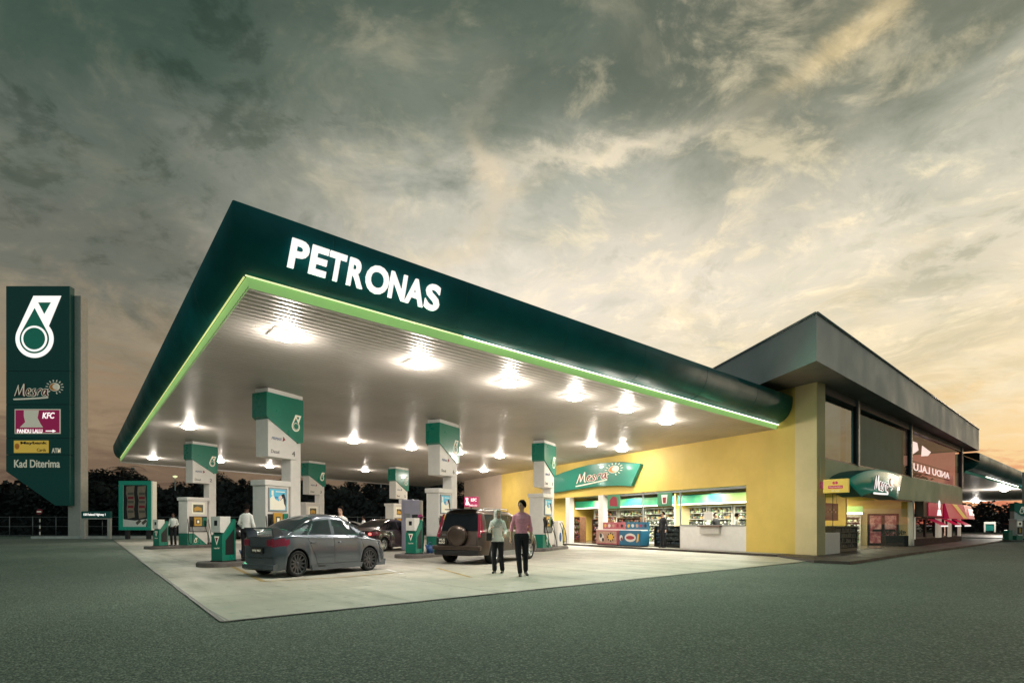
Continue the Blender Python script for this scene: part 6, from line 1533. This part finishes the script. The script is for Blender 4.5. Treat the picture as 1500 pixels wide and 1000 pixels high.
# ================================================================== RIGHT EDGE: second forecourt
pu = Fr(48)
FA2 = FA
def far_disp(label, px, D_, sc):
    c = GD(px, D_); t = thing('fuel_dispenser', label, 'fuel dispenser', c, R(20), 'fuel dispensers'); t.scale = (sc, sc, sc)
    b = MB(); b.box(-.5, .5, -.35, .35, 0.15, .6, 1); b.box(-.5, .5, -.35, .35, .6, 2.2, 0); b.build('cabinet', ['green', 'white'][::-1], t)
    b = MB(); b.box(-.56, .56, -.4, .4, 2.2, 2.35, bev=.02); b.build('top_cap', 'white', t)
    f = fr_y(-.35); b = MB(); b.prism([(-.4, .75), (.4, .75), (.4, 1.5), (-.4, 1.5)], f, .003, .03, 0); b.prism([(-.15, .9), (.15, .9), (.15, 1.4), (-.15, 1.4)], f, .031, .05, 1); b.build('nozzle_bay', ['black', 'yellow_plastic'], t)
    b = MB(); b.prism([(-.34, 1.62), (.34, 1.62), (.34, 2.1), (-.34, 2.1)], f, .003, .03, 0); b.prism([(-.2, 1.72), (.2, 1.72), (.2, 2.0), (-.2, 2.0)], f, .031, .036, 1); b.build('price_screen', ['cream_letter', 'screen'], t)
    b = MB(); b.box(-1.9, .9, -.6, .6, 0, .15, bev=.05); b.build('kerb', 'kerb_grey', t)
    b = MB(); b.prism([(-1.7, .15), (-1.05, .15), (-1.05, 1.2), (-1.5, 1.2), (-1.7, .9)], lambda x, z, tt: (x, tt, z), -.28, .28); b.build('service_box', 'green', t)
    b = MB(); b.prism([(-.55, .16), (.5, .16), (-.2, .62), (-.55, .75)], f, .003, .012); b.build('lower_panel', 'green', t)
far_disp('white and green dispenser under the far right canopy', 1488, 41, .68)
q = Fr(44); t = thing('header_sign', 'green and white header sign cut by the right picture edge', 'sign')
b = MB(); b.prism([q.p(*p) for p in ((1486, 760), (1520, 760), (1520, 737), (1486, 737))], q.fn(), -.4, 0); b.build('header_box', 'white', t)
b = MB(); b.prism([q.p(*p) for p in ((1485.5, 748), (1496, 755), (1520, 757), (1520, 736.5), (1485.5, 736.5))], q.fn(), -.42, .03); b.build('green_shell', 'green', t)
b = MB(); drop_logo(b, q.fn(.031), q.x(1493), q.z(752), .55, 0, 1, .01); b.build('emblem', ['cream_letter', 'green'], t)
b = MB(); b.box(q.x(1504), q.x(1512), q.D+.0, q.D+.4, 0, 5.3); b.build('post', 'white', t)
q = Fr(62); t = thing('framed_board', 'small green framed notice board in front of the black trees at the right', 'board')
b = MB()
for a0, a1, c0, c1 in ((1441, 1458, 764, 767), (1441, 1443, 767, 779), (1456, 1458, 767, 779)): b.box(q.x(a0), q.x(a1), q.D-.05, q.D+.05, q.z(c1), q.z(c0)-.002)
b.build('frame', 'offwhite', t); b = MB(); b.box(q.x(1443)+.002, q.x(1456)-.002, q.D, q.D+.04, q.z(777), q.z(767)-.005); b.build('panel', 'teal_dark', t)

# ================================================================== TREES
def crown_mesh(seed, kind, mats, n):
    """unit-ish crown, about 1 high and 1 wide, built from leaf clumps on boughs"""
    rr = random.Random(seed); b = MB(); clumps = []
    if kind == 'round':
        for i in range(26):
            a = rr.uniform(0, 6.28); r = math.sqrt(rr.random())*.40; z = rr.uniform(.12, .92); r *= (1-abs(z-.45)*1.05)*1.15; clumps.append((r*math.cos(a), r*math.sin(a), z, rr.uniform(.07, .17)))
    elif kind == 'flat':
        for i in range(30):
            a = rr.uniform(0, 6.28); r = math.sqrt(rr.random())*.52; clumps.append((r*math.cos(a), r*math.sin(a), .84-.25*r*r*2+rr.uniform(-.08, .06), rr.uniform(.07, .13)))
    else:
        for i in range(24):
            a = rr.uniform(0, 6.28); z = rr.uniform(.05, 1.0); r = rr.random()*.30*(1.1-z*.6); clumps.append((r*math.cos(a), r*math.sin(a), z*.93, rr.uniform(.06, .14)))
    for i in range(n):
        cx, cy, cz, cr_ = clumps[i % len(clumps)]
        d = Vector((rr.gauss(0, 1), rr.gauss(0, 1), rr.gauss(0, .75))); d = d.normalized()*cr_*(rr.random()**.45)
        p = Vector((cx, cy, cz))+d; u_ = Vector((rr.gauss(0, 1), rr.gauss(0, 1), rr.gauss(-.2, .7))).normalized(); s_ = rr.uniform(.012, .026); w_ = u_.orthogonal().normalized(); w_ = (Matrix.Rotation(rr.uniform(0, 6.28), 3, u_) @ w_)*s_*.55; u_ = u_*s_
        b.add([p-u_, p+w_, p+u_, p-w_], [(0, 1, 2, 3)], 0 if rr.random() < .7 else 1)
    tb_ = MB(); tb_.tube([(0, 0, -.02), (.01, .0, .2), (-.01, .01, .42), (0, 0, .7)], [.024, .018, .013, .005], 7)
    for cx, cy, cz, _ in clumps[::2]:
        z0_ = min(.55, cz*.55) if kind != 'flat' else .38
        tb_.tube([(0, 0, z0_), (cx*.45, cy*.45, z0_+(cz-z0_)*.6), (cx, cy, cz)], [.010, .006, .002], 5)
    return b, tb_
protos = {}
def tree(px, D_, ytop, wpx, kind, seed, label, grp):
    key = (kind, seed % 3)
    H_ = CAMZ+(HY-ytop)/F*D_; Wt = wpx*1.3/F*D_
    if key not in protos:
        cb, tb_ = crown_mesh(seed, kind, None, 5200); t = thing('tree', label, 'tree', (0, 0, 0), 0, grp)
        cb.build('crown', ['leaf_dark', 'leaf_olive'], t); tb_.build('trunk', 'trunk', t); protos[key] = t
    else: t = copy_tree(protos[key])
    t.location = GD(px, D_); t.rotation_euler = (0, 0, seed*1.7); t.scale = (Wt, Wt*.9, H_); t['label'] = label; t['group'] = grp; return t
GL = 'dark trees behind the forecourt'
TL = [(-10, 66, 706, 110, 'round', 'dark tree at the left picture edge behind the pylon'), (45, 70, 712, 90, 'round', 'dark tree behind the pylon panel cut away corner'), (96, 72, 698, 80, 'round', 'dark tree just right of the pylon post'), (143, 64, 682, 105, 'flat', 'broad flat-topped tree between the pylon and the poster board'), (120, 74, 722, 90, 'round', 'low dark tree under the flat-topped one'),
 (205, 74, 700, 80, 'round', 'dark tree behind the poster board'), (248, 70, 706, 80, 'round', 'dark tree behind the far left service unit'), (290, 73, 702, 80, 'tall', 'dark tree behind the far left dispenser'), (330, 70, 694, 90, 'round', 'dark tree between the first two header signs, left one'), (362, 66, 698, 70, 'tall', 'dark tree between the first two header signs, right one'),
 (402, 72, 700, 80, 'round', 'dark tree behind the nearest dispenser'), (440, 70, 703, 80, 'round', 'dark tree behind the second back column'), (480, 72, 706, 80, 'round', 'dark tree left of the facing man in white'), (512, 66, 694, 70, 'tall', 'dark tall tree above the facing man in white'), (545, 70, 701, 70, 'round', 'dark tree right of the facing man, by the slim pole'), (585, 72, 698, 90, 'round', 'dark tree behind the third small dispenser'), (625, 68, 704, 80, 'round', 'dark tree behind the lilac cabinet'), (665, 70, 700, 80, 'round', 'dark tree between the middle column and the pale wall'), (20, 62, 735, 70, 'round', 'low dark tree behind the no entry sign'), (170, 60, 735, 80, 'round', 'low dark tree left of the poster board')]
for i, (px, D_, yt, wp, kd, lb) in enumerate(TL): tree(px, D_, yt, wp, kd, i+1, lb, GL)
GR = 'black trees beyond the second canopy'
for i, (px, D_, yt, wp, kd, lb) in enumerate([(1414, 96, 766, 26, 'round', 'small black tree beside the restaurant end'), (1432, 92, 757, 34, 'round', 'black tree second from the restaurant'), (1452, 90, 742, 34, 'round', 'tallest black tree beyond the second canopy'), (1470, 94, 751, 30, 'round', 'black tree right of the tallest one'), (1488, 90, 744, 30, 'tall', 'black tree behind the far right dispenser'), (1508, 92, 740, 40, 'round', 'black tree cut by the right picture edge')]):
    t = tree(px, D_, yt, wp, kd, i+31, lb, GR)
# the palm
pa = thing('palm_tree', 'small palm with drooping fronds above the trees left of the poster board', 'palm', GD(179, 63)); H_ = CAMZ+(HY-688)/F*63
b = MB(); b.tube([(0, 0, 0), (.15, 0, H_*.5), (0, 0, H_)], [.22, .16, .12], 8); b.build('trunk', 'trunk', pa)
b = MB(); rr = random.Random(11)
for k in range(16):
    a = k*.393*2.1; L_ = rr.uniform(1.5, 2.1); up = rr.uniform(.1, .9); prev = None
    for j in range(14):
        f = j/13; p = Vector((math.cos(a)*L_*f, math.sin(a)*L_*f, H_+up*L_*f-1.3*L_*f*f*.6)); 
        if prev is not None:
            d = (p-prev).normalized(); s_ = d.cross(Vector((0, 0, 1))).normalized(); lf = .55*math.sin(math.pi*(f*.85+.1))
            for sg_ in (1, -1): b.add([p, p+d*.05, p+s_*sg_*lf+d*.25-Vector((0, 0, .2*lf)), p+s_*sg_*lf*.6+d*.1-Vector((0, 0, .05))], [(0, 1, 2, 3)])
        prev = p
b.build('fronds', 'leaf_dark', pa)
# undergrowth closing the gaps under the trees: one uncountable mass
b = MB(); rr = random.Random(21)
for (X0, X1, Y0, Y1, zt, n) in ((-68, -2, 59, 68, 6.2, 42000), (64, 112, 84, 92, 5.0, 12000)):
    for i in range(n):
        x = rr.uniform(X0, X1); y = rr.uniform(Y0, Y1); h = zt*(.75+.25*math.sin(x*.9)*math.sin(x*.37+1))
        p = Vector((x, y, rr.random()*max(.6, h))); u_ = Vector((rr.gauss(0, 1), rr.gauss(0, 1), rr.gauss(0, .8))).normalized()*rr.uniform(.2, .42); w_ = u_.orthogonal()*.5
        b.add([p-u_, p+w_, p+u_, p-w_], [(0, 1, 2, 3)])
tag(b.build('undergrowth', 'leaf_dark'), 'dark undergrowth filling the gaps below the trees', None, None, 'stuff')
